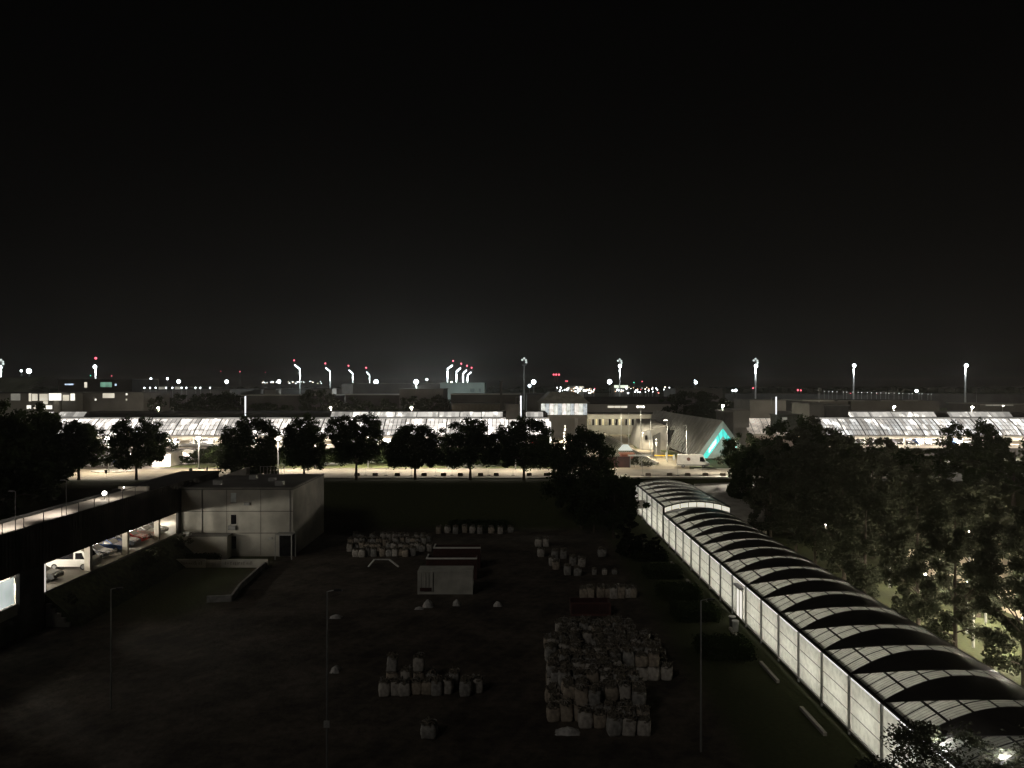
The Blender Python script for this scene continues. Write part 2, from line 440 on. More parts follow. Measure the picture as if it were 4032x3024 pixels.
def roof_pars(Y):
    if Y > 114.001: return 5.0, 0.87
    if Y > 109.5: return 4.05, 1.55 - 0.65 * (Y - 109.5) / 4.5
    return 4.05, 1.55
def RZ(s, Y, zs=None, dz=0.0):
    ze, ri = roof_pars(Y) if zs is None else zs
    return (XL + (XR - XL) * s, Y, ze + ri * 4 * s * (1 - s) + dz)
plinth = MB().box(XL + 0.12, 37, 0.0, XR - 0.12, 141, 0.30)
plinth.build("plinth", dark_conc, walk)
MB().box(XL + 0.14, 37.05, 0.302, XR - 0.14, 140.9, 0.33).build("floor_slab", floor_m, walk)
NB = 23
for k in range(NB):
    y0 = 37.5 + 4.5 * k; y1 = y0 + 4.5
    up = y0 > 113.9
    zt = 4.85 if up else 3.72
    zb = 0.45
    door = abs(y0 - 73.5) < 0.1
    for side, X in ((0, XL), (1, XR)):
        sgn = -1 if side == 0 else 1
        if side == 0 and door:
            # entrance: two narrow side lights and a bright doorway
            MB().quad((X, y0 + 0.1, zb), (X, y0 + 0.95, zb), (X, y0 + 0.95, zt), (X, y0 + 0.1, zt)).build("side_light", panel_m, walk); MB().quad((X, y0 + 3.1, zb), (X, y1 - 0.1, zb), (X, y1 - 0.1, zt), (X, y0 + 3.1, zt)).build("side_light", panel_m, walk)
            dm = MB().box(X - 0.10, y0 + 1.1, zb - 0.1, X - 0.05, y0 + 2.95, 3.15)
            dd = dm.build("door", emit("walkway_door_glass", (1.0, 0.95, 0.84), 0.92, 0.1), walk)
            fr = MB()
            for yy in (y0 + 1.0, y0 + 2.02, y0 + 3.02): fr.box(X - 0.16, yy - 0.05, zb - 0.1, X - 0.101, yy + 0.05, 3.3)
            fr.box(X - 0.17, y0 + 0.95, 3.16, X - 0.102, y0 + 3.07, 3.36)
            fr.build("door_frame", galv, dd)
            MB().box(X - 0.5, y0 + 0.95, 3.38, X - 0.02, y0 + 3.1, 3.52).build("door_canopy", metal_gry, walk)
        else:
            pm = MB()
            pm.quad((X, y0 + 0.06, zb), (X, y1 - 0.06, zb), (X, y1 - 0.06, zt), (X, y0 + 0.06, zt))
            p = pm.build("wall_panel", panel_m, walk)
            rl = MB()
            n = 4 if up else 3
            for r in range(1, n):
                zz = zb + (zt - zb) * r / n
                rl.box(X + sgn * 0.021, y0 + 0.08, zz - 0.018, X + sgn * 0.045, y1 - 0.08, zz + 0.018)
            rl.build("panel_rails", frame_dk, p)
        MB().box(X - 0.03, y0 + 0.12, zt + 0.05, X + 0.05, y1 - 0.12, zt + 0.19).build("light_strip", strip_m, walk)
        MB().box(X + sgn * 0.02, y0 + 0.07, 0.30, X + sgn * 0.12, y1 - 0.07, 0.42).build("sill", metal_wht, walk)
        MB().box(X + sgn * 0.03, y1 - 0.065, 0.05, X + sgn * 0.17, y1 + 0.065, zt + 0.24).build("post", galv, walk)
    # roof glazing, bars and dark arched band
    NS = 28
    rm = MB(); bars = MB(); cr = MB()
    zs0, zs1 = roof_pars(y0 + 0.01), roof_pars(y1 - 0.01)
    for j in range(NS):
        s0, s1 = j / NS, (j + 1) / NS
        rm.quad(RZ(s0, y0, zs0), RZ(s1, y0, zs0), RZ(s1, y1, zs1), RZ(s0, y1, zs1))
    pane = rm.build("roof_glazing", roofpane_m, walk)
    rows = 4
    for r in range(rows + 1):
        t = r / rows; Y = y0 + 4.5 * t; zz = tuple(a + (b2 - a) * t for a, b2 in zip(zs0, zs1))
        w = 0.11 if r in (0, rows) else 0.065
        for j in range(NS):
            s0, s1 = j / NS, (j + 1) / NS
            a, b_ = RZ(s0, Y - w, zz, 0.02), RZ(s1, Y - w, zz, 0.02); c, d_ = RZ(s1, Y + w, zz, 0.02), RZ(s0, Y + w, zz, 0.02)
            bars.quad(a, b_, c, d_)
    for q in range(1, 7):
        s = q / 7.0; ww = 0.075 / (XR - XL)
        bars.quad(RZ(s - ww, y0, zs0, 0.025), RZ(s + ww, y0, zs0, 0.025), RZ(s + ww, y1, zs1, 0.025), RZ(s - ww, y1, zs1, 0.025))
    for i in range(18):     # fine wires inside the panes
        Y = y0 + 4.5 * (i + 0.5) / 18; t = (i + 0.5) / 18; zz = tuple(a + (b2 - a) * t for a, b2 in zip(zs0, zs1))
        for j in range(0, NS):
            s0, s1 = j / NS, (j + 1) / NS
            bars.quad(RZ(s0, Y - 0.012, zz, 0.015), RZ(s1, Y - 0.012, zz, 0.015), RZ(s1, Y + 0.012, zz, 0.015), RZ(s0, Y + 0.012, zz, 0.015))
    bars.build("glazing_bars", frame_dk, pane)
    dm = 2.7 if up else 3.35
    for j in range(NS):
        s0, s1 = j / NS, (j + 1) / NS
        d0, d1 = dm * 4 * s0 * (1 - s0), dm * 4 * s1 * (1 - s1)
        def zz(dd): 
            t = 1 - dd / 4.5; return tuple(a + (b2 - a) * t for a, b2 in zip(zs0, zs1))
        a, b_, c, d_ = RZ(s0, y1 - d0 - 0.06, zz(d0), 0.05), RZ(s1, y1 - d1 - 0.06, zz(d1), 0.05), RZ(s1, y1 + 0.02, zs1, 0.09), RZ(s0, y1 + 0.02, zs1, 0.09)
        cr.quad(a, b_, c, d_)
        lo = 0.04
        cr.quad((a[0], a[1], a[2] - lo), (b_[0], b_[1], b_[2] - lo), b_, a)
    cr.build("arched_band", arch_dk, walk)
    MB().tube([(25.4, y0 + 0.5, zt - 0.35), (25.4, y1 - 0.5, zt - 0.35)], 0.04, 6).build("tube_lamp", tube_m, walk)
    if y0 > 40:
        light("walkway_lamp_light", (24.6, (y0 + y1) / 2, 1.9), 175 if not up else 235, (1.0, 0.95, 0.84), 0.5)
# gutters
for X, n in ((XL, 1), (XR, -1)):
    MB().box(X - 0.14 * n, 37.4, 3.98, X + 0.34 * n, 113.9, 4.10).build("gutter", frame_dk, walk)
    MB().box(X - 0.14 * n, 114.1, 5.06, X + 0.30 * n, 140.9, 5.14).build("gutter", frame_dk, walk)
# clerestory step at Y = 114
cl = MB(); NS = 32
for j in range(NS):
    s0, s1 = j / NS, (j + 1) / NS
    z0a, z0b = 4.30 + 0.80 * 4 * s0 * (1 - s0), 4.30 + 0.80 * 4 * s1 * (1 - s1)
    z1a, z1b = RZ(s0, 114.1)[2] - 0.05, RZ(s1, 114.1)[2] - 0.05
    x0, x1 = RZ(s0, 114)[0], RZ(s1, 114)[0]
    cl.quad((x0, 113.98, z0a), (x1, 113.98, z0b), (x1, 113.98, z1b), (x0, 113.98, z1a))
cs = cl.build("clerestory", emit("walkway_clerestory_glass", (1.0, 0.97, 0.80), 0.72, 0.12, 1.2), walk)
cb = MB()
for q in range(0, 9):
    s = q / 8.0; x = XL + (XR - XL) * s
    cb.box(x - 0.035, 113.90, 4.25 + 0.8 * 4 * s * (1 - s), x + 0.035, 113.97, RZ(s, 114.1)[2])
for j in range(NS):
    s0, s1 = j / NS, (j + 1) / NS
    a, b_ = RZ(s0, 113.8), RZ(s1, 113.8)
    cb.hexa([(a[0], 113.70, RZ(s0, 114.1)[2] - 0.05), (b_[0], 113.70, RZ(s1, 114.1)[2] - 0.05), (b_[0], 114.1, RZ(s1, 114.1)[2] - 0.05), (a[0], 114.1, RZ(s0, 114.1)[2] - 0.05),
             (a[0], 113.70, RZ(s0, 114.1)[2] + 0.08), (b_[0], 113.70, RZ(s1, 114.1)[2] + 0.08), (b_[0], 114.1, RZ(s1, 114.1)[2] + 0.08), (a[0], 114.1, RZ(s0, 114.1)[2] + 0.08)])
cb.build("clerestory_frame", frame_dk, cs)
MB().box(XL - 0.1, 113.8, 0.1, XL + 0.15, 114.15, 5.1).build("step_post", frame_dk, walk)
MB().box(XL, 141.02, 0.3, XR, 141.2, 5.9).build("end_wall", dark_conc, walk)

# kerb edging and hedges along the walkway
for k, y in enumerate((44, 53, 62, 71, 80, 89, 98, 107)):
    o = MB().box(20.6, y - 2.1, 0.0, 20.85, y + 2.1, 0.22).build("kerb_edging", kerb_m, origin=None)
    tag(o, "short pale kerb edging in the grass beside the lit walkway, %s from the near end" % ordn(k), "kerb edging", "pale kerb edgings beside the lit walkway")

# retaining walls where the walkway runs under the road
hw = thing("headwall", "pale concrete headwall and sloping wing where the walkway dips under the road", "retaining wall", (36, 140, 0))
MB().box(19.5, 141.21, 0, 46.5, 141.7, 6.10).build("wall", pale_conc, hw)
MB().box(19.3, 140.9, 6.10, 46.7, 141.9, 6.28).build("coping", mat("headwall_coping", (0.5, 0.47, 0.4), 0.8, 0.1), hw)
wg = MB()
wg.hexa([(33.2, 118, 0), (38.4, 116, 0), (46.0, 141.2, 0), (33.2, 141.2, 0), (33.2, 118, 1.1), (38.4, 116, 1.1), (46.0, 141.2, 5.7), (33.2, 141.2, 5.2)])
wg.build("sloping_wing", concrete, hw)
MB().hexa([(37.9, 116.5, 1.1), (38.5, 116.5, 1.1), (46.1, 141.1, 5.6), (45.5, 141.1, 5.6), (37.9, 116.5, 1.45), (38.5, 116.5, 1.45), (46.1, 141.1, 6.0), (45.5, 141.1, 6.0)]).build("wing_kerb", pale_conc, hw)
MB().box(15.5, 128.3, 2.5, 22.2, 128.7, 3.9).build("terrace_wall", pale_conc, hw)

# ------------------------------------------------------------------ near car park at the left
XG = -45.0
gar = thing("parking_deck", "dark-fronted parking deck at the left, lit walkway on top, lit open level below", "car park", (XG, 80, 0))
int_w = mat("car_park_paint", (0.62, 0.57, 0.48), 0.7, 0.12, 0.6)
floor_g = mat("car_park_floor", (0.26, 0.24, 0.21), 0.6, 0.25, 0.6)
MB().box(XG - 17, 20, 2.3, XG + 0.05, 118, 3.30).build("floor_slab", floor_g, gar)
MB().box(XG - 17, -60, 0, XG - 0.3, 118, 2.29).build("base_wall", dark_conc, gar)
MB().box(XG - 17, 20, 6.02, XG - 0.31, 118, 6.1).build("ceiling_slab", int_w, gar)
MB().box(XG - 17.2, 20, 3.31, XG - 16.9, 118, 6.01).build("rear_wall", int_w, gar)
MB().box(XG - 16.8, 117.7, 3.31, XG - 0.1, 118, 6.01).build("end_wall", int_w, gar)
# dark front with vertical ribs
fm = MB().box(XG - 0.3, -60, 5.98, XG, 118, 10.0)  # front, base and lower roof run on unseen, lengthened to shade the yard
for i in range(196):
    y = 20.25 + i * 0.5
    fm.box(XG + 0.002, y - 0.05, 6.0, XG + 0.07, y + 0.05, 9.95)
fm.build("front_cladding", facade_dk, gar)
MB().box(XG - 4.2, 20, 9.6, XG - 0.31, 118, 9.98).build("roof_slab", roof_dk, gar)
MB().box(XG - 5.6, 97, 9.5, XG - 4.21, 118, 9.97).build("roof_slab", roof_dk, gar)
MB().box(XG - 17, -60, 6.11, XG - 4.4, 96.9, 6.6).build("lower_roof", mat("black_roofing", (.012, .012, .010), .95), gar)
MB().box(XG - 3.75, 20, 9.982, XG - 0.05, 95.9, 10.0).build("roof_walkway", mat("roof_walkway_paving", (0.40, 0.36, 0.31), 0.85, 0.12, 0.8), gar)
MB().box(XG - 4.1, 20, 9.982, XG - 3.76, 96.3, 10.22).build("parapet", mat("black_roofing", (.012, .012, .010), .95), gar)
MB().box(XG - 4.1, 95.91, 9.982, XG - 0.4, 96.3, 10.5).build("parapet", int_w, gar)
rl = MB()
rl.box(XG - 0.12, 20, 10.95, XG - 0.06, 96, 11.0)
for i in range(26): rl.box(XG - 0.12, 20 + i * 3.0, 10.0, XG - 0.07, 20.06 + i * 3.0, 10.95)
rl.build("railing", metal_dk, gar)
for y in (34.5, 42.5, 50.5, 58.5, 66.5, 74.3, 82.5, 90.5, 98.5, 106.5, 114.0):
    MB().box(XG - 0.75, y - 0.25, 3.30, XG - 0.15, y + 0.25, 6.01).build("pillar", int_w, gar)
MB().box(XG - 0.1, 69.9, 0, XG + 0.25, 73.6, 6.1).build("front_pier", dark_conc, gar)
MB().box(XG - 0.1, 103.2, 0, XG + 0.2, 104.4, 6.1).build("front_pier", dark_conc, gar)
for y in (30, 38, 46, 54, 62, 70, 78, 86, 94, 102, 110):
    t = MB().tube([(XG - 6, y - 0.75, 5.9), (XG - 6, y + 0.75, 5.9)], 0.05, 6).build("tube_lamp", emit("car_park_tube", (1.0, 0.95, 0.84), 25), gar)
    if y > 60:
        light("car_park_lamp_light", (XG - 5.5, y, 5.3), 1500, (1.0, 0.93, 0.80), 0.3)
MB().box(XG - 0.9, 73.75, 3.31, XG + 0.12, 74.0, 5.97).build("glowing_pilaster", emit("pilaster_glow", (1.0, .93, .84), .85, .1), gar)  # pillar face glows; its lamplight is put into the emission
# glowing blue-white windows of the pier's left bay
wb = MB().box(XG - 0.25, 62.0, 3.35, XG - 0.2, 65.2, 5.75)
wb.build("window", emit("cool_window", (0.86, 0.95, 0.90), 0.62, 0.25, 0.5), gar)
wb = MB().box(XG - 0.25, 65.9, 3.35, XG - 0.2, 69.8, 5.75)
wb.build("window", emit("cool_window", (0.86, 0.95, 0.90), 0.62, 0.25, 0.5), gar)
# lamp on the roof walkway
rlmp = thing("walkway_lamp", "bright white lamp on a short post at the far end of the roof walkway", "lamp", (XG - 1.9, 88.5, 10.0))
MB().tube([(XG - 1.9, 88.5, 10.0), (XG - 1.9, 88.5, 10.5)], 0.05).build("pole", metal_gry, rlmp)
MB().ball((XG - 1.9, 88.5, 10.72), 0.26).build("lamp_head", emit("roof_lamp", (1.0, 0.96, 0.88), 12), rlmp)
light("roof_lamp_light", (XG - 1.9, 88.5, 11.3), 220, r=0.15)
for y in (30, 38, 46, 54, 62, 70, 78):
    light("roof_lamp_light", (XG - 0.5, y, 13.4), 1500, (1.0, 0.90, 0.80), 0.2, "SPOT", spot=118, blend=.7, target=(XG - 3.6, y, 10))
    o = thing("walkway_lamp", "slim lamp post on the lit roof walkway, %s from the near end" % ordn((30, 38, 46, 54, 62, 70, 78).index(y)), "lamp", (XG - 0.2, y, 10.0), "lamp posts on the roof walkway")
    MB().tube([(XG - 0.2, y, 10.0), (XG - 0.2, y, 13.5), (XG - 0.4, y, 13.55)], 0.04).build("pole", metal_gry, o)
    MB().box(XG - 0.8, y - 0.1, 13.5, XG - 0.35, y + 0.1, 13.6).build("lamp_head", metal_gry, o)
o = thing("roof_light", "small white light at the end parapet of the roof walkway", "lamp", (XG - 3.2, 95.5, 10.0))
MB().box(XG - 3.25, 95.45, 10.0, XG - 3.15, 95.6, 10.4).build("pole", metal_gry, o)
MB().ball((XG - 3.2, 95.5, 10.45), 0.09).build("lamp_head", emit("roof_light_small", (1, 0.98, 0.9), 8), o)
# steps beside the bright bay
st = MB()
for i in range(5): st.box(XG + 0.3 + i * 0.45, 73.7, 0, XG + 0.75 + i * 0.45, 76.2, 2.2 - i * 0.45)
tag(st.build("stairs", concrete), "short concrete flight of steps down from the lit parking level", "stairs")
# low dark earth bank under the open level
bk = MB(); N = 30
for i in range(N):
    ya, yb = 74 + (118 - 74) * i / N, 74 + (118 - 74) * (i + 1) / N
    bk.quad((XG + 0.02, ya, 3.1), (XG + 3.6, ya, 0.0), (XG + 3.6, yb, 0.0), (XG + 0.02, yb, 3.1))
bk.quad((XG + 0.02, 74, 3.1), (XG + 0.02, 74, 0), (XG + 3.6, 74, 0.0), (XG + 0.02, 74, 3.1))
tag(bk.build("grass_bank", mat("bank_grass", (0.05, 0.062, 0.025), 0.95, 0.5, 2.0, 0.5)), "grass bank sloping down from the lit parking level", "bank", kind="structure")

# ------------------------------------------------------------------ white three-storey building
hb = thing("white_building", "plain white three-storey block with one column of small windows", "building", (-37, 109, 0))
x0, x1, y0, y1 = -44.7, -29.6, 104.0, 121.0
MB().box(x0, y0, 0, x1, y1, 9.0).build("wall", white_wall, hb)
MB().box(x0 - 0.05, y0 - 0.05, 9.0, x1 + 0.05, y1 + 0.05, 9.14).build("roof", roof_md, hb)
cp = MB().box(x0 - 0.1, y0 - 0.1, 9.14, x1 + 0.1, y0 + 0.15, 9.28).box(x1 - 0.2, y0 + 0.15, 9.14, x1 + 0.1, y1, 9.28)
cp.build("coping", concrete, hb)
jn = MB().box(x0, y0 - 0.03, 6.05, x1, y0 - 0.002, 6.13).box(x0, y0 - 0.03, 3.1, x1, y0 - 0.002, 3.18)
for xx in (-38.6, -34.0): jn.box(xx, y0 - 0.028, 0.2, xx + 0.04, y0 - 0.004, 9.0)
jn.build("joint_strips", dark_conc, hb)
for zc, mm, sz in ((7.95, mat("lit_blind", (0.55, 0.6, 0.58), 0.6), 1.25), (5.0, glass_dk, 1.25), (1.9, glass_dk, 1.6)):
    w = MB().box(-38.0, y0 - 0.05, zc - sz / 2, -37.3, y0 - 0.01, zc + sz / 2).build("window", mm, hb)
    MB().box(-38.1, y0 - 0.07, zc - sz / 2 - 0.08, -37.2, y0 - 0.02, zc - sz / 2 - 0.005).build("window_sill", metal_gry, w)
MB().box(-38.3, y0 - 0.32, 3.6, -37.3, y0 - 0.06, 4.2).build("wall_cabinet", metal_gry, hb)
MB().box(-44.9, 102.3, 0, -37.9, 103.99, 3.0).build("ground_floor_annex", white_wall, hb)
MB().box(-45.0, 102.2, 3.0, -37.8, 103.99, 3.12).build("annex_roof", roof_md, hb)
wn_ = MB()
for q in range(4):
    for sx in range(2): pass
for xx in (-41.9, -30.0): MB().tube([(xx, y0 - .1, .1), (xx, y0 - .1, 9.0)], .06, 6).build("downpipe", metal_gry, hb)
MB().box(-36.2, y0 - .2, 6.9, -35.4, y0 - .01, 7.3).build("wall_vent", metal_gry, hb); MB().box(-32.9, y0 - .12, 2.3, -32.4, y0 - .01, 2.6).build("wall_lamp", galv, hb)
MB().box(-43.6, y0 - 2.1, 3.13, -42.8, y0 - 1.3, 3.6).build("roof_unit", galv, hb)
for qx, qy in ((-42, 108), (-39, 114), (-33, 107)): MB().box(qx, qy, 9.14, qx + 1.1, qy + .8, 9.75).build("roof_unit", galv, hb)
# stair tower at its right front corner
sx0, sx1 = -31.5, -29.2
MB().box(sx0, 102.0, 0, sx0 + 0.12, 102.12, 3.2).box(sx1 - 0.12, 102.0, 0, sx1, 102.12, 3.2).box(sx0, 103.8, 0, sx0 + 0.12, 103.92, 3.2).box(sx1 - 0.12, 103.8, 0, sx1, 103.92, 3.2).box(sx0, 102.0, 3.2, sx1, 103.92, 3.32).build("porch_frame", galv, hb)
MB().box(sx0 + 0.13, 103.7, 0.1, sx1 - 0.13, 103.78, 3.1).build("porch_door", glass_dk, hb)
# steps on the roof
rs = MB()
for i in range(6): rs.box(-44.2 + i * 0.5, 119.2 + 0 * i, 9.14, -43.7 + i * 0.5, 120.8, 9.3 + 0.18 * i)
rs.build("roof_steps", concrete, hb)
rr = MB()
for i in range(8): rr.box(-39.6 + i * 0.55, 120.85, 9.14, -39.55 + i * 0.55, 120.9, 10.3)
rr.box(-39.6, 120.85, 10.3, -35.7, 120.9, 10.35)
rr.build("roof_railing", metal_gry, hb)
MB().box(-35.5, 112, 9.14, -34.6, 113, 9.6).build("roof_vent", galv, hb)

# low white wall with a line of dark lettering-like marks, and the low barrier that turns back from it
lw = thing("low_wall", "low white boundary wall with dark scribbled marks in front of the white block", "wall", (-40, 97.7, 0))
MB().box(-47.0, 97.6, 0, -38.9, 97.8, 1.05).build("wall_section", white_wall, lw)
MB().box(-38.88, 97.62, 0, -36.9, 97.78, 0.98).build("wall_section", mat("wall_grey_patch", (0.3, 0.27, 0.22), 0.9), lw)
MB().box(-36.88, 97.6, 0, -31.0, 97.8, 1.05).build("wall_section", white_wall, lw)
mk = MB(); rr_ = random.Random(3)
for a, bb in ((-46.6, -39.2), (-36.4, -33.2)):
    x = a
    while x < bb:
        w = rr_.choice((0.07, 0.12, 0.2)); h0 = rr_.uniform(0.3, 0.45); h1 = rr_.uniform(0.6, 0.8)
        mk.box(x, 97.575, h0, x + 0.05, 97.597, h1)
        if w > 0.1: mk.box(x + 0.05, 97.575, h1 - 0.06, x + w, 97.597, h1); mk.box(x + w - 0.03, 97.577, h0, x + w, 97.596, h1 - 0.06)
        x += w + rr_.uniform(0.06, 0.22)
mk.build("painted_marks", mat("faded_dark_paint", (0.16, 0.15, 0.13), 0.9, 0.4, 4.0), lw)
br = thing("low_barrier", "low pale barrier running diagonally back from the corner of the white boundary wall", "barrier", (-33, 90, 0))
pts = [(-30.9, 97.6), (-31.1, 93.5), (-31.3, 90.0), (-31.5, 86.0), (-33.2, 84.0), (-35.6, 83.0), (-37.6, 82.6)]
pts = [G(1048, 2232, 0), G(1010, 2262, 0), G(975, 2295, 0), G(945, 2322, 0), G(912, 2368, 0), G(815, 2372, 0)]
bm_ = MB()
for a, bb in zip(pts, pts[1:]):
    a = Vector((a.x, a.y, 0)); bb = Vector((bb.x, bb.y, 0)); dn = (bb - a).normalized(); nn = Vector((-dn.y, dn.x, 0)) * 0.12
    bm_.hexa([a - nn, a + nn, bb + nn, bb - nn, a - nn + Vector((0, 0, 0.7)), a + nn + Vector((0, 0, 0.7)), bb + nn + Vector((0, 0, 0.7)), bb - nn + Vector((0, 0, 0.7))])
bm_.build("barrier_run", mat("barrier_grey", (0.24, 0.235, 0.22), 0.9, 0.4, 1.5), br)

# ------------------------------------------------------------------ yard: containers, skips, bags
def container(name, label, cat, x0, x1, y0, dep, h, m, open_top=False, rails=None):
    o = thing(name, label, cat, ((x0 + x1) / 2, y0, 0))
    mb = MB()
    if open_top:
        mb.box(x0, y0, 0.12, x1, y0 + 0.12, h).box(x0, y0 + dep - 0.12, 0.12, x1, y0 + dep, h).box(x0, y0 + 0.12, 0.12, x0 + 0.12, y0 + dep - 0.12, h).box(x1 - 0.12, y0 + 0.12, 0.12, x1, y0 + dep - 0.12, h).box(x0 + 0.12, y0 + 0.12, 0.12, x1 - 0.12, y0 + dep - 0.12, 0.25)
    else: mb.box(x0, y0, 0.12, x1, y0 + dep, h)
    n = int((x1 - x0) / 0.35)
    for i in range(n):
        xx = x0 + 0.12 + (x1 - x0 - 0.2) * i / n
        mb.box(xx, y0 - 0.035, 0.3, xx + 0.16, y0 - 0.001, h - 0.2)
    mb.build("body", m, o)
    fr = MB()
    for xx in (x0 - 0.01, x1 - 0.14): fr.box(xx, y0 - 0.06, 0.0, xx + 0.15, y0 - 0.036, h + 0.02)
    fr.box(x0 + 0.15, y0 - 0.06, 0.02, x1 - 0.15, y0 - 0.036, 0.24).box(x0 + 0.15, y0 - 0.06, h - 0.14, x1 - 0.15, y0 - 0.036, h + 0.02)
    fr.build("frame", rails or m, o)
    return o
cw = mat("container_pale_grey", (0.47, 0.46, 0.41), 0.7, 0.22, 0.9)
cgx = container("shipping_container", "pale grey twenty-foot shipping container in the dark yard, in front of two red skips", "container", -10.45, -4.35, 85.2, 2.4, 2.6, cw)
MB().box(-8.75, 85.13, 0.25, -8.69, 85.139, 2.45).build("door_seam", metal_dk, cgx)
for xx in (-10.0, -9.55, -9.2): MB().tube([(xx, 85.12, .3), (xx, 85.12, 2.4)], .02, 5).build("door_bar", metal_dk, cgx)
MB().box(-10.2, 85.10, 0.35, -8.9, 85.163 - 0.04, 0.75).build("red_patch", red_m, cgx)
wr = mat("white_rail_paint", (0.7, 0.69, 0.64), 0.6, 0.1)
def skip(label, x0, x1, y0, h):
    o = container("red_skip", label, "skip", x0, x1, y0, 2.3, h, red_m, True)
    MB().box(x0 - 0.05, y0 - 0.10, h + 0.02, x1 + 0.05, y0 + 0.14, h + 0.16).build("top_rail", wr, o)
    MB().box(x0 - 0.05, y0 + 0.141, h + 0.02, x0 + 0.12, y0 + 2.3, h + 0.14).build("side_rail", wr, o)
    return o
skip("dark red open skip with a pale top rail right behind the grey container", -10.2, -4.2, 91.5, 2.45)
skip("farther dark red open skip with a pale top rail, second row behind the grey container", -9.9, -4.0, 97.0, 2.55)
rs2 = container("red_skip", "low dark red skip at the back edge of the largest pile of bags", "skip", 5.9, 9.9, 77.2, 1.8, 1.35, red_m, True, mat("pinkish_edge", (0.09, 0.035, 0.03), 0.7))

# bags
def make_bag(seed, w=0.9, h=1.0, filled=True):
    r = random.Random(seed)
    mb = MB(); NR, NA = 10, 24
    ph = [r.uniform(0, 6.28) for _ in range(6)]; sag = r.uniform(-.06, .08); lean = (r.uniform(-.06, .06), r.uniform(-.06, .06))
    for k in range(NR + 1):
        t = k / NR; z = h * t
        bulge = 0.90 + (0.10 + sag) * math.sin(math.pi * min(1, t * 0.9 + 0.1)) + (0.03 if t > 0.9 else 0)
        for j in range(NA):
            a = 2 * math.pi * j / NA
            c, s = math.cos(a), math.sin(a)
            q = (abs(c) ** 5 + abs(s) ** 5) ** (-1 / 5)
            wr_ = 0.022 * math.sin(9 * a + ph[1] - 5 * t) + 0.02 * math.sin(6 * t * 3 + ph[3] + 2 * a) + r.uniform(-.018, .018)
            rad = w / 2 * bulge * q * (1 + 0.035 * math.sin(3 * a + ph[0] + 2 * t) + wr_)
            mb.v.append((rad * c + lean[0] * t * t, rad * s + lean[1] * t * t, z + (0.06 * math.sin(4 * a + ph[2]) + 0.04 * math.sin(7 * a + ph[4])) * t * t))
    for k in range(NR):
        for j in range(NA):
            a = k * NA; mb.f.append((a + j, a + (j + 1) % NA, a + NA + (j + 1) % NA, a + NA + j))
    mb.f.append(tuple(reversed(range(NA))))
    o = thing("big_bag", "x", "bulk bag", (0, 0, 0))
    b_ = mb.build("bag_body", bag_m[seed % 3], o, smooth=True)
    fb = MB(); M = 7; hh_ = r.uniform(.10, .30)
    for k in range(M):
        t = k / (M - 1)
        for j in range(16):
            a = 2 * math.pi * j / 16; rr2 = w * 0.49 * (1 - t) + 0.01
            fb.v.append((rr2 * math.cos(a) * (1 + r.uniform(-.15, .15)) + lean[0], rr2 * math.sin(a) * (1 + r.uniform(-.15, .15)) + lean[1], h * 0.92 + hh_ * math.sin(t * math.pi / 2) + r.uniform(-0.07, 0.10)))
    for k in range(M - 1):
        for j in range(16):
            a = k * 16; fb.f.append((a + j, a + (j + 1) % 16, a + 16 + (j + 1) % 16, a + 16 + j))
    for _ in range(60):      # stalks, offcuts and crumpled flaps poking out
        a = r.uniform(0, 6.28); q = r.uniform(0.05, w * 0.52); c = Vector((q * math.cos(a), q * math.sin(a), h * 0.98 + hh_ * .5)); s_ = r.uniform(0.06, 0.24)
        d1 = Vector((r.uniform(-1, 1), r.uniform(-1, 1), r.uniform(-0.5, 1.2))).normalized() * s_; d2 = Vector((r.uniform(-1, 1), r.uniform(-1, 1), r.uniform(-.5, .5))).normalized() * s_ * .5
        fb.quad(c, c + d1, c + d1 + d2, c + d2)
    fb.build("contents", fill_m, o)
    for i in range(2):
        a = r.uniform(0, 3.14) ; c, s_ = math.cos(a) * w * 0.42, math.sin(a) * w * 0.42
        MB().tube([(c, s_, h * 0.95), (c * 1.1, s_ * 1.1, h + 0.22), (c * 0.5 - s_ * 0.5, s_ * 0.5 + c * 0.5, h + 0.26), (-s_ * 1.0, c * 1.0, h * 0.95)], 0.02, 4).build("lifting_loop", bag_m[(seed + 1) % 3], o)
    o.location = (0, 0, 0)
    return register(o)
protos = [make_bag(s, h=(1.0, 1.08, .92, 1.02, .86, 1.1, .97, 1.04, .9)[s]) for s in range(9)]
used = set()
def bag(x, y, z, label, group, sc=1.0, sz=1.0):
    i = R.randrange(9)
    lab = label
    if i not in used:
        used.add(i); o = protos[i]; o.location = (x, y, z); o.rotation_euler = (0, 0, R.uniform(-.12, .12)); o.scale = (sc, sc, sc * sz); o["label"] = lab; o["group"] = group
    else:
        o = copy_tree(protos[i], None, (x, y, z), R.uniform(-.14, .14) + R.choice((0, 1.5708, 3.1416)), (sc, sc, sc * sz), lab, group)
    return o
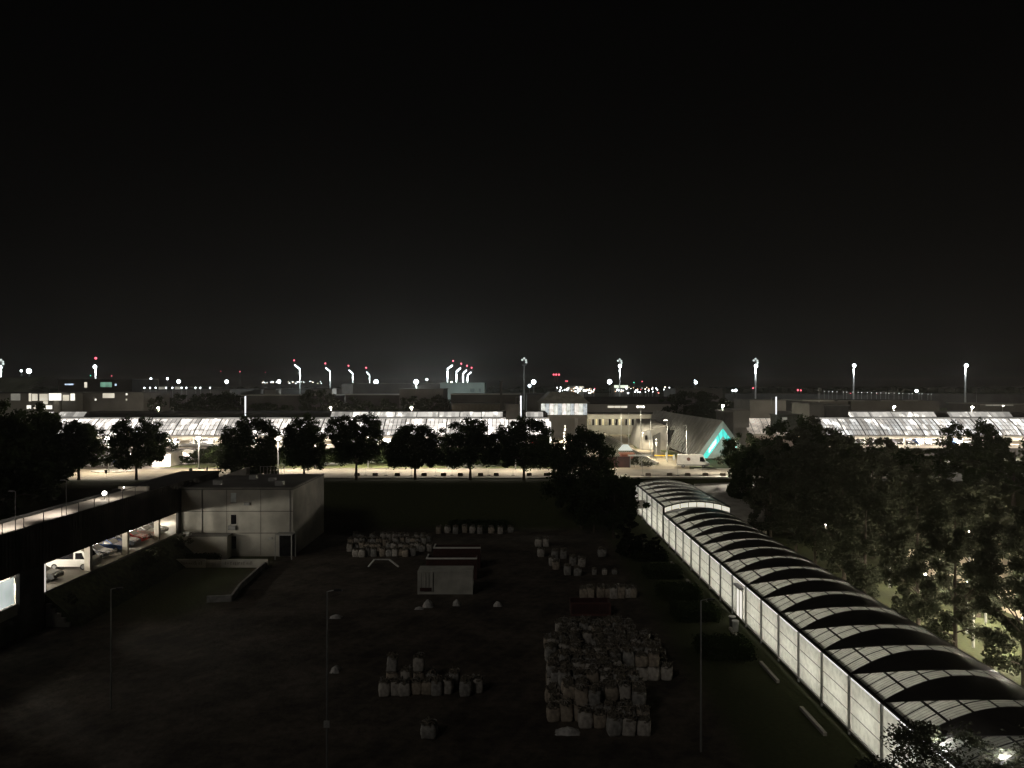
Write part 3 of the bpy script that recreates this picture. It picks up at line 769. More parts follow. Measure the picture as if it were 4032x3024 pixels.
# the largest pile: cells on a grid; a second layer over most of it
gA = "bulk bags in the largest pile"
nA = 0
for j in range(18):
    Y = 51.3 + j * 1.06
    for i in range(10):
        X = 2.9 + i * 0.98 + (Y - 51) * 0.035
        if j == 0 and i in (2, 3, 7): continue
        if i < 2 and j < 2: continue
        if i >= 7 and j < 9 and i != 7: continue
        if i == 7 and j < 9: continue
        if i >= 8 and not (9 <= j <= 15): continue
        if i == 0 and j > 13: continue
        x, y = X + R.uniform(-.05, .05) + .14 * math.sin(j * 2.3), Y + R.uniform(-.05, .05)
        bag(x, y, 0.0, "bulk bag %s from left in the %s row from the front, largest pile's lower layer" % (ordn(i), ordn(j)), gA, R.uniform(1.02, 1.12))
        nA += 1
        top = not (j <= 1) and not (i in (6, 7, 8) and 6 <= j <= 8) and not (i == 0 and j < 6) and not (i >= 9) and not (j in (4,) and i in (3, 6)) and R.random() > 0.08
        if j == 2 and i in (1, 4, 5): top = False
        if top:
            bag(x + R.uniform(-.1, .1), y + R.uniform(-.1, .1), 1.08, "bulk bag %s from left in the %s row from the front, largest pile's upper layer" % (ordn(i), ordn(j)), gA, R.uniform(.98, 1.12), R.uniform(.78, 1.1))
            nA += 1
gB = "bulk bags in the small front pile"
for i, (px, py, z) in enumerate([(1515, 2735, 0), (1560, 2732, 0), (1595, 2735, 0), (1640, 2728, 0), (1683, 2728, 0), (1722, 2733, 0), (1760, 2726, 0), (1832, 2736, 0), (1880, 2722, 0), (1790, 2700, 0), (1600, 2690, 0), (1545, 2690, 0), (1650, 2690, 0), (1700, 2690, 0), (1545, 2690, 1.04), (1650, 2690, 1.04)]):
    q = G(px, py, 0); bag(q.x, q.y, z, "pale upright bulk bag %s the small front pile, %s in it" % ("standing on top of" if z else "on the ground in", ordn(i)), gB, 0.98, 1.05)
gC = "bulk bags in the far left pile"
for row, (py, xs_) in enumerate([(2190, range(1378, 1490, 23)), (2188, range(1508, 1640, 23)), (2168, range(1380, 1690, 22)), (2145, range(1385, 1700, 22)), (2128, range(1400, 1690, 22))]):
    for px in xs_:
        if R.random() < 0.12: continue
        q = G(px + R.uniform(-3, 3), py + R.uniform(-3, 3), 0); bag(q.x, q.y, 0, "grey bulk bag in the dim pile behind the pale trestle, %s row, %s from left" % (ordn(row), ordn(list(xs_).index(px))), gC, 1.0)
gD = "bulk bags in the far row"
for k_, px in enumerate((1728, 1762, 1795, 1830, 1860, 1890, 1935, 1970, 2010)):
    q = G(px, 2098 + R.uniform(-3, 3), 0); bag(q.x, q.y, 0, "dim bulk bag in the single far row below the road bank, %s from the left" % ordn(k_), gD, 1.0)
gE = "bulk bags between the far row and the largest pile"
for k_, (px, py) in enumerate(((2120, 2150), (2150, 2150), (2185, 2200), (2220, 2198), (2190, 2240), (2235, 2262), (2275, 2265), (2175, 2225), (2290, 2230), (2255, 2225), (2130, 2190))):
    q = G(px, py, 0); bag(q.x, q.y, 0, "dim bulk bag in the loose group left of the white bags, bag %s of eleven" % ordn(k_), gE, 1.05)
gF = "white bulk bags behind the red skip"
for k_, px in enumerate((2300, 2325, 2365, 2390, 2415, 2445, 2470, 2490)):
    q = G(px, 2352 + R.uniform(-2, 2), 0); bag(q.x, q.y, 0, "whiter bulk bag in the short row behind the low red skip, %s from the left" % ordn(k_), gF, 1.02, 1.1)
    if px in (2390, 2325): pass
for k_, (px, py) in enumerate(((2340, 2262), (2380, 2262), (2420, 2260))):
    q = G(px, py, 0); bag(q.x, q.y, 0, "small whitish bulk bag, %s one of the trio behind the short row" % ("left", "middle", "right")[k_], "trio of small bulk bags", 0.65)
q = G(2370, 2190, 0)
bag(q.x, q.y, 0, "single square whitish bag standing apart near the two dark firs", "single bag near the firs", 1.25, 0.9)
q = G(1690, 2898, 0)
bag(q.x, q.y, 0, "slumped greenish bag lying alone nearest the front of the yard", "slumped bag alone", 1.15, 0.7)

# tarpaulins / debris sheets: small crumpled covers
tarp_m = mat("pale_tarp", (0.42, 0.41, 0.39), 0.7, 0.4, 3.0, 0.3)
def tarp(px, py, w, d_, h, label):
    q = G(px, py, 0); r = random.Random(int(px)); N = 9; mb = MB()
    for j in range(N):
        for i in range(N):
            u, v = i / (N - 1) - .5, j / (N - 1) - .5
            e_ = max(0, 1 - (2 * math.hypot(u, v)) ** 2)
            mb.v.append((q.x + u * w * (1 + r.uniform(-.1, .1)), q.y + v * d_ * (1 + r.uniform(-.1, .1)), 0.02 + h * e_ + r.uniform(0, 0.25) * h * (1 if e_ > 0 else 0)))
    for j in range(N - 1):
        for i in range(N - 1):
            a = j * N + i; mb.f.append((a, a + 1, a + N + 1, a + N))
    o = mb.build("tarpaulin", tarp_m, origin=(q.x, q.y, 0)); tag(o, label, "tarpaulin"); return o
tarp(1685, 2388, 1.1, 1.2, 0.6, "crumpled pinkish-white cover in front of the grey container, left one of two")
tarp(1797, 2382, 0.8, 1.0, 0.5, "crumpled white cover in front of the grey container, right one of two")
tarp(1322, 2432, 1.2, 0.9, 0.25, "flat white sheet on the ground near the tall bare post")
tarp(1322, 2640, 0.8, 1.4, 0.3, "crumpled grey sheet on the ground left of the small front pile of bags")
tarp(1650, 2398, 0.9, 0.7, 0.2, "small low grey cover at the container's front left corner")
tarp(1960, 2385, 0.9, 1.0, 0.4, "dim grey heap of sheeting right of the grey container")
tarp(2235, 2885, 1.6, 1.0, 0.3, "flattened pale sheet at the foot of the largest pile of bags")
# pale trestle
tr = thing("trestle", "low pale trestle with two splayed legs left of the red skips", "trestle", tuple(G(1515, 2235, 0)))
a, b_, c, d_ = G(1450, 2232, 0), P(1474, 2203, 98), P(1533, 2203, 98), G(1570, 2232, 0)
for u, v in ((a, b_), (c, d_)): MB().tube([u, v], 0.12, 6).build("leg", wr, tr)
MB().tube([b_, c], 0.09, 6).build("top_bar", tarp_m, tr)

# tall unlit posts in the yard
def post(px, pyb, pyt, label, D=None, box_=None):
    D = D or GD(pyb, 0); b0 = P(px, pyb, D); z1 = P(px, pyt, D).z
    o = thing("lamp_post", label, "post", (b0.x, b0.y, 0))
    MB().tube([(b0.x, b0.y, 0), (b0.x, b0.y, z1)], [0.07, 0.045], 8).build("pole", metal_gry, o)
    MB().tube([(b0.x, b0.y, z1), (b0.x + 0.5, b0.y, z1 + 0.12)], 0.03, 6).build("arm", metal_gry, o)
    MB().box(b0.x + 0.4, b0.y - 0.1, z1 + 0.04, b0.x + 0.85, b0.y + 0.1, z1 + 0.14).build("lamp_head", metal_dk, o)
    if box_: 
        zb = P(px, box_, D).z; MB().box(b0.x - 0.16, b0.y - 0.16, zb - 0.18, b0.x + 0.16, b0.y - 0.05, zb + 0.18).build("junction_box", galv, o)
    return o
post(437, 2790, 2320, "thin unlit lamp post in the dark yard at the left")
post(1288, 3130, 2330, "thin unlit lamp post with a small pale box, between yard and front pile", box_=2848)
post(2760, 2960, 2365, "thin unlit lamp post between the largest pile of bags and the walkway")
# bins by the walkway entrance
for i, (x, y) in enumerate(((21.1, 72.6), (21.2, 74.0))):
    o = thing("litter_bin", "%s litter bin beside the walkway entrance" % ("nearer round-topped" if i == 0 else "farther dark"), "bin", (x, y, 0))
    MB().tube([(x, y, 0), (x, y, 0.9)], 0.28, 12).build("drum", metal_dk if i else galv, o)
    MB().tube([(x, y, 0.9), (x, y, 0.97)], 0.34, 12).build("lid", metal_wht, o)
# ------------------------------------------------------------------ trees
def crown_mesh(name, seed, rad, h, n, leaf, m, shape="egg", clumps=46, irr=0.28):
    """leaf-sized quads gathered in clumps through an egg- or cone-shaped volume; z from 0 to h"""
    rng = np.random.default_rng(seed)
    cs = []; tries = 0
    lobes = rng.uniform(0, 6.28, 3)
    while len(cs) < clumps and tries < 20000:
        tries += 1
        p = rng.uniform(-1, 1, 3); t = (p[2] + 1) / 2
        if shape == "egg": prof = math.sin(math.pi * min(1, (t * 0.86 + 0.12))) ** 0.62 * (1.05 - 0.38 * t)
        elif shape == "round": prof = math.sqrt(max(0, 1 - (2 * t - 1) ** 2)) * 1.02 + 0.05
        elif shape == "cone": prof = (1 - t) ** 0.9 + 0.02
        else: prof = 0.75 + 0.25 * math.sin(math.pi * t) - 0.45 * t ** 4
        an = math.atan2(p[1], p[0])
        prof *= 1 + irr * 0.6 * math.sin(2 * an + lobes[0] + 3 * t) + irr * 0.4 * math.sin(5 * an + lobes[1] - 4 * t)
        q = math.hypot(p[0], p[1]) / max(prof, 0.05)
        if q < 1 and (q > 0.45 or rng.random() < 0.35): cs.append((p[0] * rad, p[1] * rad, t * h, rng.uniform(0.11, 0.24) * rad * (1.2 if shape != "cone" else 0.8)))
    cs = np.array(cs)
    stray = rng.random(len(cs)) < .12; cs[stray, :2] *= 1.16
    idx = rng.integers(0, len(cs), n)
    dv = rng.normal(size=(n, 3)); dv /= np.linalg.norm(dv, axis=1)[:, None]
    rr = rng.random(n) ** 0.45
    stretch = 1.0 + 0.25 * (rng.random(n) < 0.08)
    c = cs[idx, :3] + dv * (cs[idx, 3] * rr * stretch)[:, None] * np.array([1, 1, 0.8])
    a = rng.normal(size=(n, 3)); a[:, 2] *= 0.6; a /= np.linalg.norm(a, axis=1)[:, None]
    bb = rng.normal(size=(n, 3)); bb -= (bb * a).sum(1)[:, None] * a; bb /= np.linalg.norm(bb, axis=1)[:, None]
    s = leaf * rng.uniform(0.6, 1.3, n)[:, None]
    v = np.stack([c - a * s, c - bb * s * 0.55, c + a * s, c + bb * s * 0.55], 1).reshape(-1, 3)
    me = bpy.data.meshes.new(name)
    me.vertices.add(len(v)); me.vertices.foreach_set("co", v.ravel())
    me.loops.add(4 * n); me.loops.foreach_set("vertex_index", np.arange(4 * n, dtype=np.int32))
    me.polygons.add(n); me.polygons.foreach_set("loop_start", np.arange(0, 4 * n, 4, dtype=np.int32)); me.polygons.foreach_set("loop_total", np.full(n, 4, dtype=np.int32))
    me.update(); me.materials.append(m)
    return me, cs
def trunk_mesh(name, seed, r0, hbase, h, cs):
    r = random.Random(seed); mb = MB()
    lean = (r.uniform(-.3, .3), r.uniform(-.3, .3)); top = hbase + (h - hbase) * 0.72
    P_ = lambda t: (lean[0] * t * t, lean[1] * t * t, top * t)
    mb.tube([P_(t / 6) for t in range(7)], [r0 * (1.25 if t == 0 else 1 - 0.13 * t) for t in range(7)], 8)
    order = sorted(range(len(cs)), key=lambda i: cs[i][2])[::3][:14]
    for i in order:
        c = cs[i]; z0 = max(hbase * 0.85, min(top * 0.95, hbase + c[2] * 0.55)); t = z0 / top
        s_ = Vector(P_(t)); e_ = Vector((c[0] * 0.92, c[1] * 0.92, hbase + c[2])); mid = (s_ + e_) / 2 + Vector((0, 0, 0.25))
        mb.tube([s_, mid, e_], [r0 * 0.42 * (1 - t * 0.5), r0 * 0.22, 0.025], 5, False)
    return mb.mesh(name, bark_m)
TREE = {}
def tree_kind(key, rad, hb, h, n, leaf, m, shape="egg", r0=0.22, variants=3, clumps=46, tb=None):
    TREE[key] = []
    for i in range(variants):
        shp = ("egg", "round", "tall", "egg", "round")[i % 5] if key == "street" else shape
        cm, cs = crown_mesh(key + "_crown", hash_(key) + i * 17, rad, h - hb, n, leaf, m, shp, clumps, .5 if key in ("street", "round") else .3)
        tm = trunk_mesh(key + "_trunk", i * 5 + 1, r0, hb, h, cs)
        TREE[key].append((cm, tm, hb, h, rad))
def hash_(s): return sum(ord(c) * (i + 3) for i, c in enumerate(s))
def tree(key, x, y, z, label, group=None, var=0, sr=1.0, sh=1.0, rz=None, name="tree", cat="tree"):
    cm, tm, hb, h, rad = TREE[key][var % len(TREE[key])]
    o = thing(name, label, cat, (x, y, z), group)
    rz = R.uniform(0, 6.28) if rz is None else rz
    t = bpy.data.objects.new("trunk", tm); C.objects.link(t); t.parent = o; t.scale = (min(sr, 1.15), min(sr, 1.15), sh); t.rotation_euler = (0, 0, rz)
    c = bpy.data.objects.new("crown", cm); C.objects.link(c); c.parent = o; c.location = (0, 0, hb * sh); c.scale = (sr, sr, sh); c.rotation_euler = (0, 0, rz)
    return o
tree_kind("street", 4.5, 2.6, 11.3, 26000, 0.20, leaf_a, "egg", 0.24, 5, 150)
tree_kind("bush", 3.3, 0.15, 4.1, 7000, 0.18, leaf_a, "round", 0.1, 4, 60)
tree_kind("tall", 3.9, 1.6, 17.6, 12500, 0.22, leaf_b, "tall", 0.26, 5, 90)
tree_kind("round", 5.0, 1.8, 11.0, 13000, 0.27, leaf_a, "round", 0.28, 4, 85)
tree_kind("shrubby", 2.0, 0.5, 3.6, 2600, 0.13, leaf_b, "round", 0.08, 3, 30)
tree_kind("bright", 1.7, 1.2, 5.2, 1800, 0.2, leaf_c, "egg", 0.08, 2, 26)
tree_kind("fir", 1.7, 0.5, 6.2, 5200, 0.16, needle_m, "cone", 0.12, 2, 90)
tree_kind("front", 3.4, 1.5, 6.4, 15000, 0.11, leaf_b, "round", 0.12, 1, 80)
# the row along the near edge of the road
row = [(310, 1.02, 1.0, "first of the row, with the plaza lamp to its right"), (537, 0.98, 0.97, "second of the row, between the plaza lamp and the bright entrance"),
       (982, 1.0, 1.03, "third of the row, its crown reaching almost to the ground"), (1197, 0.98, 1.04, "fourth of the row, round-topped, right of the bright lamp"),
       (1403, 1.0, 1.05, "fifth of the row, with a thin gappy top"), (1635, 1.0, 0.96, "sixth of the row, in front of the brightest glass bays"),
       (1852, 1.05, 0.95, "seventh of the row, with a lacy top"), (2063, 1.05, 1.0, "last of the row, under the right slim lit column")]
for i, (px, sr, sh, lab) in enumerate(row):
    D = 138.5 if px != 982 else 136.8
    z = hgt((px - 2016) / F * D, D)
    o = tree("street", (px - 2016) / F * D, D, z, "round-crowned roadside tree, " + lab, "trees along the near side of the road", i, sr, sh)
    if px == 982:
        for ch in o.children:
            if ch.name.startswith("crown"): ch.location.z -= 1.5; ch.scale.z *= 1.16
# the big pair at the end of the row
q = P(2290, 1950, 124); tree("street", q.x, 124, hgt(q.x, 124), "big dark jagged tree standing below the road between the row and the walkway", None, 2, 1.08, 1.42)
q = P(2415, 2060, 114.5); tree("round", q.x, 114.5, 0.3, "wide low dark tree leaning against the far end of the glazed walkway", None, 1, 0.80, 0.86)
q = P(2340, 2060, 119); tree("round", q.x, 119, 0.3, "dark tree behind the wide low one, below the road bank", None, 0, 0.72, 0.86)
# left-hand dark mass
left = [(40, 128, 1.5, 1.38, "tallest dark tree at the left edge of the frame"), (150, 132, 1.1, 1.25, "dark tree right of the tallest one at the left edge"), (-60, 118, 1.4, 1.3, "dark tree half outside the left edge, over the parking deck"),
        (205, 134, 0.75, 0.80, "lowest dark tree of the left clump, next to the plaza"), (95, 138, 1.1, 1.32, "dark tree behind the left clump, against the lit hall")]
for i, (px, D, sr, sh, lab) in enumerate(left):
    x = (px - 2016) / F * D
    tree("round", x, D, hgt(x, D), lab, "dark clump of trees at the left", i, sr, sh)
# the tall belt right of the walkway
k = 0
for j, Y in enumerate((50, 57.5, 65, 73, 81, 89.5, 98, 107, 116)):
    x = 37.8 + R.uniform(-.7, .9) + (1.0 if Y > 100 else 0)
    tree("tall", x, Y, 0, "tall slender tree, %s from the near end in the belt's front row beside the walkway" % ordn(j), "front row of the tree belt", k, R.uniform(.70, .9), R.uniform(.84, .95)); k += 1
for j, Y in enumerate((64, 77, 91, 103, 115, 127)):
    x = 46.5 + R.uniform(-1.5, 1.5) + (0 if Y < 100 else 1.5)
    tree("tall", x, Y, hgt(x, Y), "tall slender tree, %s from the near end in the rear row of the belt" % ordn(j), "rear row of the tree belt", k, R.uniform(.9, 1.1), R.uniform(.80, .90) + (.08 if Y > 85 else 0)); k += 1
for px, D, sr, sh, lab in ((2938, 131, .60, 0.97, "dark round tree rising in front of the right lit car park's left end"), (3140, 136, .92, 1.02, "broad dark tree top in front of the right car park"), (3035, 134, .8, 0.80, "dark tree between two taller ones by the right car park"),
                           (2925, 141, 0.62, 0.80, "dark tree beside the cyan-lit gable"), (3275, 138, .85, 0.80, "low dark tree below the glass roof of the right car park"), (3420, 140, 1.1, 0.56, "low dark tree in front of the right car park's parked cars"),
                           (3560, 140, 1.1, 0.52, "lowest dark tree in front of the right car park"), (3700, 138, 1.05, 0.54, "low dark tree right of the lowest one"), (3845, 136, 0.8, 0.98, "spindly tree poking up before the right car park"), (3990, 130, 1.2, 1.1, "big dark tree at the right edge of the frame")):
    x = (px - 2016) / F * D
    tree("round", x, D, hgt(x, D) * 0.97, lab, None, int(px) % 3, sr, sh)
q = G(2880, 1858, 6); tree("shrubby", q.x, q.y, 6, "small dark shrub hanging over the road's far edge at the right", None, 0, 1.3, 1.3, name="shrub", cat="shrub")
q = P(2925, 1840, 150); tree("bright", q.x, 150, 6, "small bright green tree lit by a lamp at the edge of the dark trees", None, 0, 0.9, 0.8)
# low hedges beside the walkway, firs, front tree
def hedge(x0, x1, y0, y1, h, label, group=None, m=leaf_a, n=2200, leaf=0.10, name="hedge", z=0.0):
    rng = np.random.default_rng(int(y0 * 10 + x0)); mb_v = []
    # dense leafy box: leaves near the surface of a rounded block
    c = rng.uniform(0, 1, (n, 3)); ax = rng.integers(0, 5, n); 
    for i in range(n):
        if ax[i] < 2: c[i, 0] = (0 if ax[i] == 0 else 1) + rng.normal() * 0.04
        elif ax[i] < 4: c[i, 1] = (0 if ax[i] == 2 else 1) + rng.normal() * 0.04
        else: c[i, 2] = 1 + rng.normal() * 0.06
    mb = MB(); w, dd = x1 - x0, y1 - y0
    for i in range(n):
        p = Vector((x0 + c[i, 0] * w, y0 + c[i, 1] * dd, z + max(0.02, c[i, 2] * h)))
        a = Vector(rng.normal(size=3)).normalized() * leaf; b_ = Vector(rng.normal(size=3)).normalized() * leaf * 0.6
        mb.quad(p - a, p - b_, p + a, p + b_)
    mb.box(x0 + 0.06 * w, y0 + 0.06 * dd, z, x1 - 0.06 * w, y1 - 0.06 * dd, z + h * 0.9)
    o = mb.build(name, m, origin=((x0 + x1) / 2, (y0 + y1) / 2, z)); return tag(o, label, "hedge", group)
for i, y in enumerate((66.5, 75.5 + 1.5, 84.5, 93.5, 102.5)):
    hedge(16.2, 20.3, y - 1.9, y + 1.7, 1.15, "clipped low hedge block left of the lit walkway, %s from the near end" % ordn(i), "hedge blocks beside the walkway", n=2600)
hedge(-9.5, -1, 122.5, 124.5, 1.3, "dim low hedge at the foot of the road bank", n=2600, leaf=0.14)
tree("fir", 15.8, 103.5, 0, "taller dark fir beside the lit end of the walkway", None, 0, 1.25, 1.12, name="fir_tree")
tree("fir", 17.4, 102, 0, "shorter dark fir right of the taller one", None, 1, 1.1, 0.8, name="fir_tree")
tree("fir", 18.9, 101.5, 0, "smallest dark fir of the three, close to the walkway", None, 0, 0.9, 0.62, name="fir_tree")
tree("front", 21.9, 38.8, 0, "leafy tree with lit leaves against the near end of the walkway", None, 0, 1.0, 0.86)
tree("front", 26.2, 37.6, 0, "leafy tree half outside the bottom right corner", None, 0, 1.1, 0.84)
# shrubs along the open parking level
for i, (y, s_) in enumerate(((75.6, .32), (88.8, .30), (91.5, .62), (94.5, .50), (101, .55))):
    tree("shrubby", XG + 1.7, y, 1.5, "dark shrub before the lit open parking level at the left, %s from the near end" % ordn(i), "shrubs along the open parking level", i, s_, s_, name="shrub", cat="shrub")
hedge(-44.5, -38.5, 99.6, 101.0, 1.1, "dark hedge below the white block, behind the low wall", n=2400)
# green bank by the bright entrance
rr_ = random.Random(5)
for i, px in enumerate((770, 830, 890, 950, 1040, 1100, 1160, 1255, 1320, 1385, 1455, 1530, 1580, 1690, 1745, 1800, 1905, 1965, 2020, 2110, 2150)):
    D = rr_.uniform(162, 168); k_ = .55 if i == 0 else .85 if i == 1 else 1
    tree("bush", (px - 2016) / F * D, D, 6, "big rounded bush beyond the road under the long car park, %s from the left" % ordn(i), "bushes in the strip beyond the road", i, rr_.uniform(.95, 1.15) * (.8 if i == 0 else 1), rr_.uniform(.82, 1.08) * k_, name="bush", cat="bush")
sheet("planting_strip", [(-73, 158.5), (9, 158.5), (9, 172), (-66, 172)], 6.03, mat("lit_grass", (.10, .12, .035), .95, .5, 2.5, .4), "grassy planting strip between the road and the long car park", "verge")  # lighter copy of the bank grass, lamplight put into its colour

# ------------------------------------------------------------------ cars
def make_car(key, paint, L_=4.4, W=1.78, H_=1.45, kind="car"):
    o = thing("parked_car", "x", "car", (0, 0, 0))
    hw_ = W / 2
    if kind == "car":
        prof = [(-L_/2, .32), (-L_/2, .78), (-L_*.47, .92), (-L_*.40, .96), (-L_*.30, H_ - .05), (-L_*.18, H_), (L_*.06, H_ - .01), (L_*.22, .98), (L_*.42, .84), (L_/2, .66), (L_/2, .30)]
    else:
        prof = [(-L_/2, .35), (-L_/2, 1.0), (-L_*.485, H_ - .1), (-L_*.46, H_), (L_*.26, H_), (L_*.31, H_ - .12), (L_*.40, 1.28), (L_*.48, 1.02), (L_/2, .8), (L_/2, .35)]
    mb = MB()
    def hwz(z): return hw_ * (1 - 0.16 * max(0, (z - 0.95)) / 0.55) if kind == "car" else hw_ * (1 - 0.05 * max(0, z - 1.0))
    n = len(prof); lft = [(x, -hwz(z), z) for x, z in prof]; rgt = [(x, hwz(z), z) for x, z in prof]
    i = len(mb.v); mb.v += lft + rgt
    for k_ in range(n): mb.f.append((i + k_, i + (k_ + 1) % n, i + n + (k_ + 1) % n, i + n + k_))
    mb.f.append(tuple(i + k_ for k_ in reversed(range(n)))); mb.f.append(tuple(i + n + k_ for k_ in range(n)))
    b_ = mb.build("body", paint, o)
    g = MB()
    def side(pts):
        for sg in (-1, 1):
            q = [(x, sg * (hwz(z) + 0.012), z) for x, z in pts]; g.poly(q if sg < 0 else q[::-1])
    if kind == "car":
        side([(-L_*.33, .99), (-L_*.04, .99), (-L_*.04, H_ - .1), (-L_*.25, H_ - .1)]); side([(-L_*.02, .99), (L_*.18, .99), (L_*.05, H_ - .1), (-L_*.02, H_ - .1)])
        a = [(L_*.07, H_ - .06), (L_*.215, 1.0)]; r_ = [(-L_*.395, 1.0), (-L_*.305, H_ - .1)]
    elif kind == "bus":
        side([(-L_*.44, 1.15), (L_*.10, 1.15), (L_*.10, H_ - .28), (-L_*.44, H_ - .28)]); side([(L_*.14, 1.15), (L_*.34, 1.15), (L_*.28, H_ - .28), (L_*.14, H_ - .28)])
        a = [(L_*.315, H_ - .16), (L_*.395, 1.3)]; r_ = [(-L_*.499, 1.3), (-L_*.487, H_ - .25)]
    else:
        side([(L_*.20, 1.28), (L_*.37, 1.28), (L_*.30, H_ - .45), (L_*.20, H_ - .45)])
        a = [(L_*.315, H_ - .16), (L_*.395, 1.3)]; r_ = [(-L_*.499, 1.4), (-L_*.489, H_ - .35)]
    for q, w_, dx in ((a, .86, .02), (r_, .82, -.02)):
        (xa, za), (xb, zb) = q
        p = [(xa + dx, -hwz(za) * w_, za + .01), (xa + dx, hwz(za) * w_, za + .01), (xb + dx, hwz(zb) * w_, zb + .01), (xb + dx, -hwz(zb) * w_, zb + .01)]
        g.poly(p)
    g.build("windows", glass_dk, o)
    for sx in (-.31, .31):
        for sy in (-1, 1):
            w = MB(); cx, cy = L_ * sx, sy * (hw_ - .11); r0 = .33
            w.tube([(cx, cy - .11, r0), (cx, cy + .11, r0)], r0, 16); wo_ = w.build("wheel", tyre_m, o)
            yy = cy + sy * .112; MB().tube([(cx, yy, r0), (cx, yy + sy * .02, r0)], r0 * .58, 10).build("rim", rim_m, wo_)
    for sy in (-1, 1):
        MB().box(L_/2 - .02, sy * hw_ * .55 - .17, .62, L_/2 + .015, sy * hw_ * .55 + .17, .76).build("headlight", mat("lamp_lens", (.7, .72, .75), .1), o)
        MB().box(-L_/2 - .015, sy * hw_ * .78 - .1, .72, -L_/2 + .02, sy * hw_ * .78 + .1, .9).build("tail_light", mat("tail_lens", (.3, .01, .01), .2), o)
    return register(o)
paints = [mat("paint_silver", (.42, .43, .45), .22, .05, metal=.6), mat("paint_black", (.015, .015, .018), .12, .05), mat("paint_white", (.75, .75, .73), .25, .05), mat("paint_blue", (.03, .06, .16), .15, .05, metal=.3), mat("paint_red", (.30, .02, .02), .2, .05), mat("paint_grey", (.12, .125, .13), .2, .05, metal=.5)]
pnames = ["silver", "black", "white", "dark blue", "red", "dark grey"]
cars = [make_car(n_, p_) for n_, p_ in zip(pnames, paints)]
cused = set()
def car(i, x, y, z, rz, label, group):
    if i not in cused:
        cused.add(i); o = cars[i]; o.location = (x, y, z); o.rotation_euler = (0, 0, rz); o["label"] = label; o["group"] = group
    else: o = copy_tree(cars[i], None, (x, y, z), rz, None, label, group)
    return o
# cars on the open level at the left, noses outward
where = ["low beside the first bright pillar", "just beyond the minibus", "second beyond the minibus", "in the middle of the lit opening", "left of the third pillar", "right of the third pillar", "before the last bay", "in the last bay beside the white block"]
for i, (ci, Y) in enumerate(((5, 78.4), (0, 86.2), (0, 88.6), (3, 92.2), (0, 94.9), (4, 97.2), (2, 100.6), (0, 102.6))):
    lab = "%s car nose out on the open level, %s" % (pnames[ci], where[i])
    car(ci, XG - 3.4, Y, 3.31, 0.0, lab, "cars on the open parking level")
mb_ = make_car("minibus", mat("paint_cream", (.78, .76, .70), .3, .05), 5.0, 1.95, 2.1, "bus")
mb_.name = "minibus"; mb_.location = (XG - 2.65, 82.0 + 1.6, 3.31); mb_.rotation_euler = (0, 0, 0); mb_["label"] = "white minibus with a long dark side window on the open parking level"; mb_["category"] = "minibus"
for i, Y in enumerate((76, 84, 92, 100)):
    car((i * 2 + 1) % 6, XG - 12, Y, 3.31, 0.1, "car in the back row of the open parking level, %s from the near end" % ordn(i), "back row cars of the open parking level")
# van by the station roof
vq = G(2733, 1842, 6)
van = make_car("van", mat("van_white", (.62, .60, .55), .4, .12, 1.2), 6.6, 2.0, 2.65, "van"); van.name = "van"
van.location = (vq.x, vq.y + 1.0, 6.02); van.rotation_euler = (0, 0, math.radians(-9)); van["category"] = "van"; van["label"] = "large white van with round dark emblems, parked beside the yellow barrier"
def disc(cx, cy, cz, r, ax):
    m_ = MB(); pts = []
    for j in range(20):
        a = 2 * math.pi * j / 20
        pts.append((cx + r * math.cos(a), cy, cz + r * math.sin(a)) if ax == 'y' else (cx, cy + r * math.cos(a), cz + r * math.sin(a)))
    m_.poly(pts); return m_
em = mat("emblem_brown", (.11, .05, .035), .6, .2)
for mm_ in (disc(-.95, -1.0, 1.75, .38, 'y'), disc(-3.32, -.25, 1.85, .28, 'x')):
    me = mm_.mesh("emblem", em); o = bpy.data.objects.new("emblem", me); C.objects.link(o); o.parent = van
me = MB().box(-3.3, -.02, .9, -3.325, .02, 2.4).mesh("door_seam", metal_dk); o = bpy.data.objects.new("door_seam", me); C.objects.link(o); o.parent = van
me = MB().box(2.15, -1.3, 1.35, 2.3, -1.02, 1.7).mesh("mirror", metal_dk); o = bpy.data.objects.new("mirror", me); C.objects.link(o); o.parent = van
me = MB().box(-3.2, -1.03, .45, 3.0, -1.0, .62).mesh("side_trim", metal_dk); o = bpy.data.objects.new("side_trim", me); C.objects.link(o); o.parent = van

# ------------------------------------------------------------------ things on and along the road
for i, px in enumerate((1089, 1405, 1477, 1564, 1669, 1746, 1812, 1892, 1954, 2084, 2152, 2217, 2553, 2638, 2709, 2779, 2847, 2915)):
    q = G(px, 1874, 6)
    o = MB().hexa([(q.x - .5, q.y, 6.012), (q.x + .5, q.y, 6.012), (q.x + .5, q.y + .6, 6.012), (q.x - .5, q.y + .6, 6.012), (q.x - .44, q.y + .06, 6.5), (q.x + .44, q.y + .06, 6.5), (q.x + .44, q.y + .54, 6.5), (q.x - .44, q.y + .54, 6.5)])
    o.box(q.x - .4, q.y + .1, 6.501, q.x + .4, q.y + .5, 6.53)
    ob = o.build("kerb_block", mat("dark_block", (.075, .06, .045), .85, .35, 4.0), origin=(q.x, q.y, 6))
    tag(ob, "small dark block standing on the pale road, %s from the left in the line" % ordn(i), "block", "dark blocks along the road")
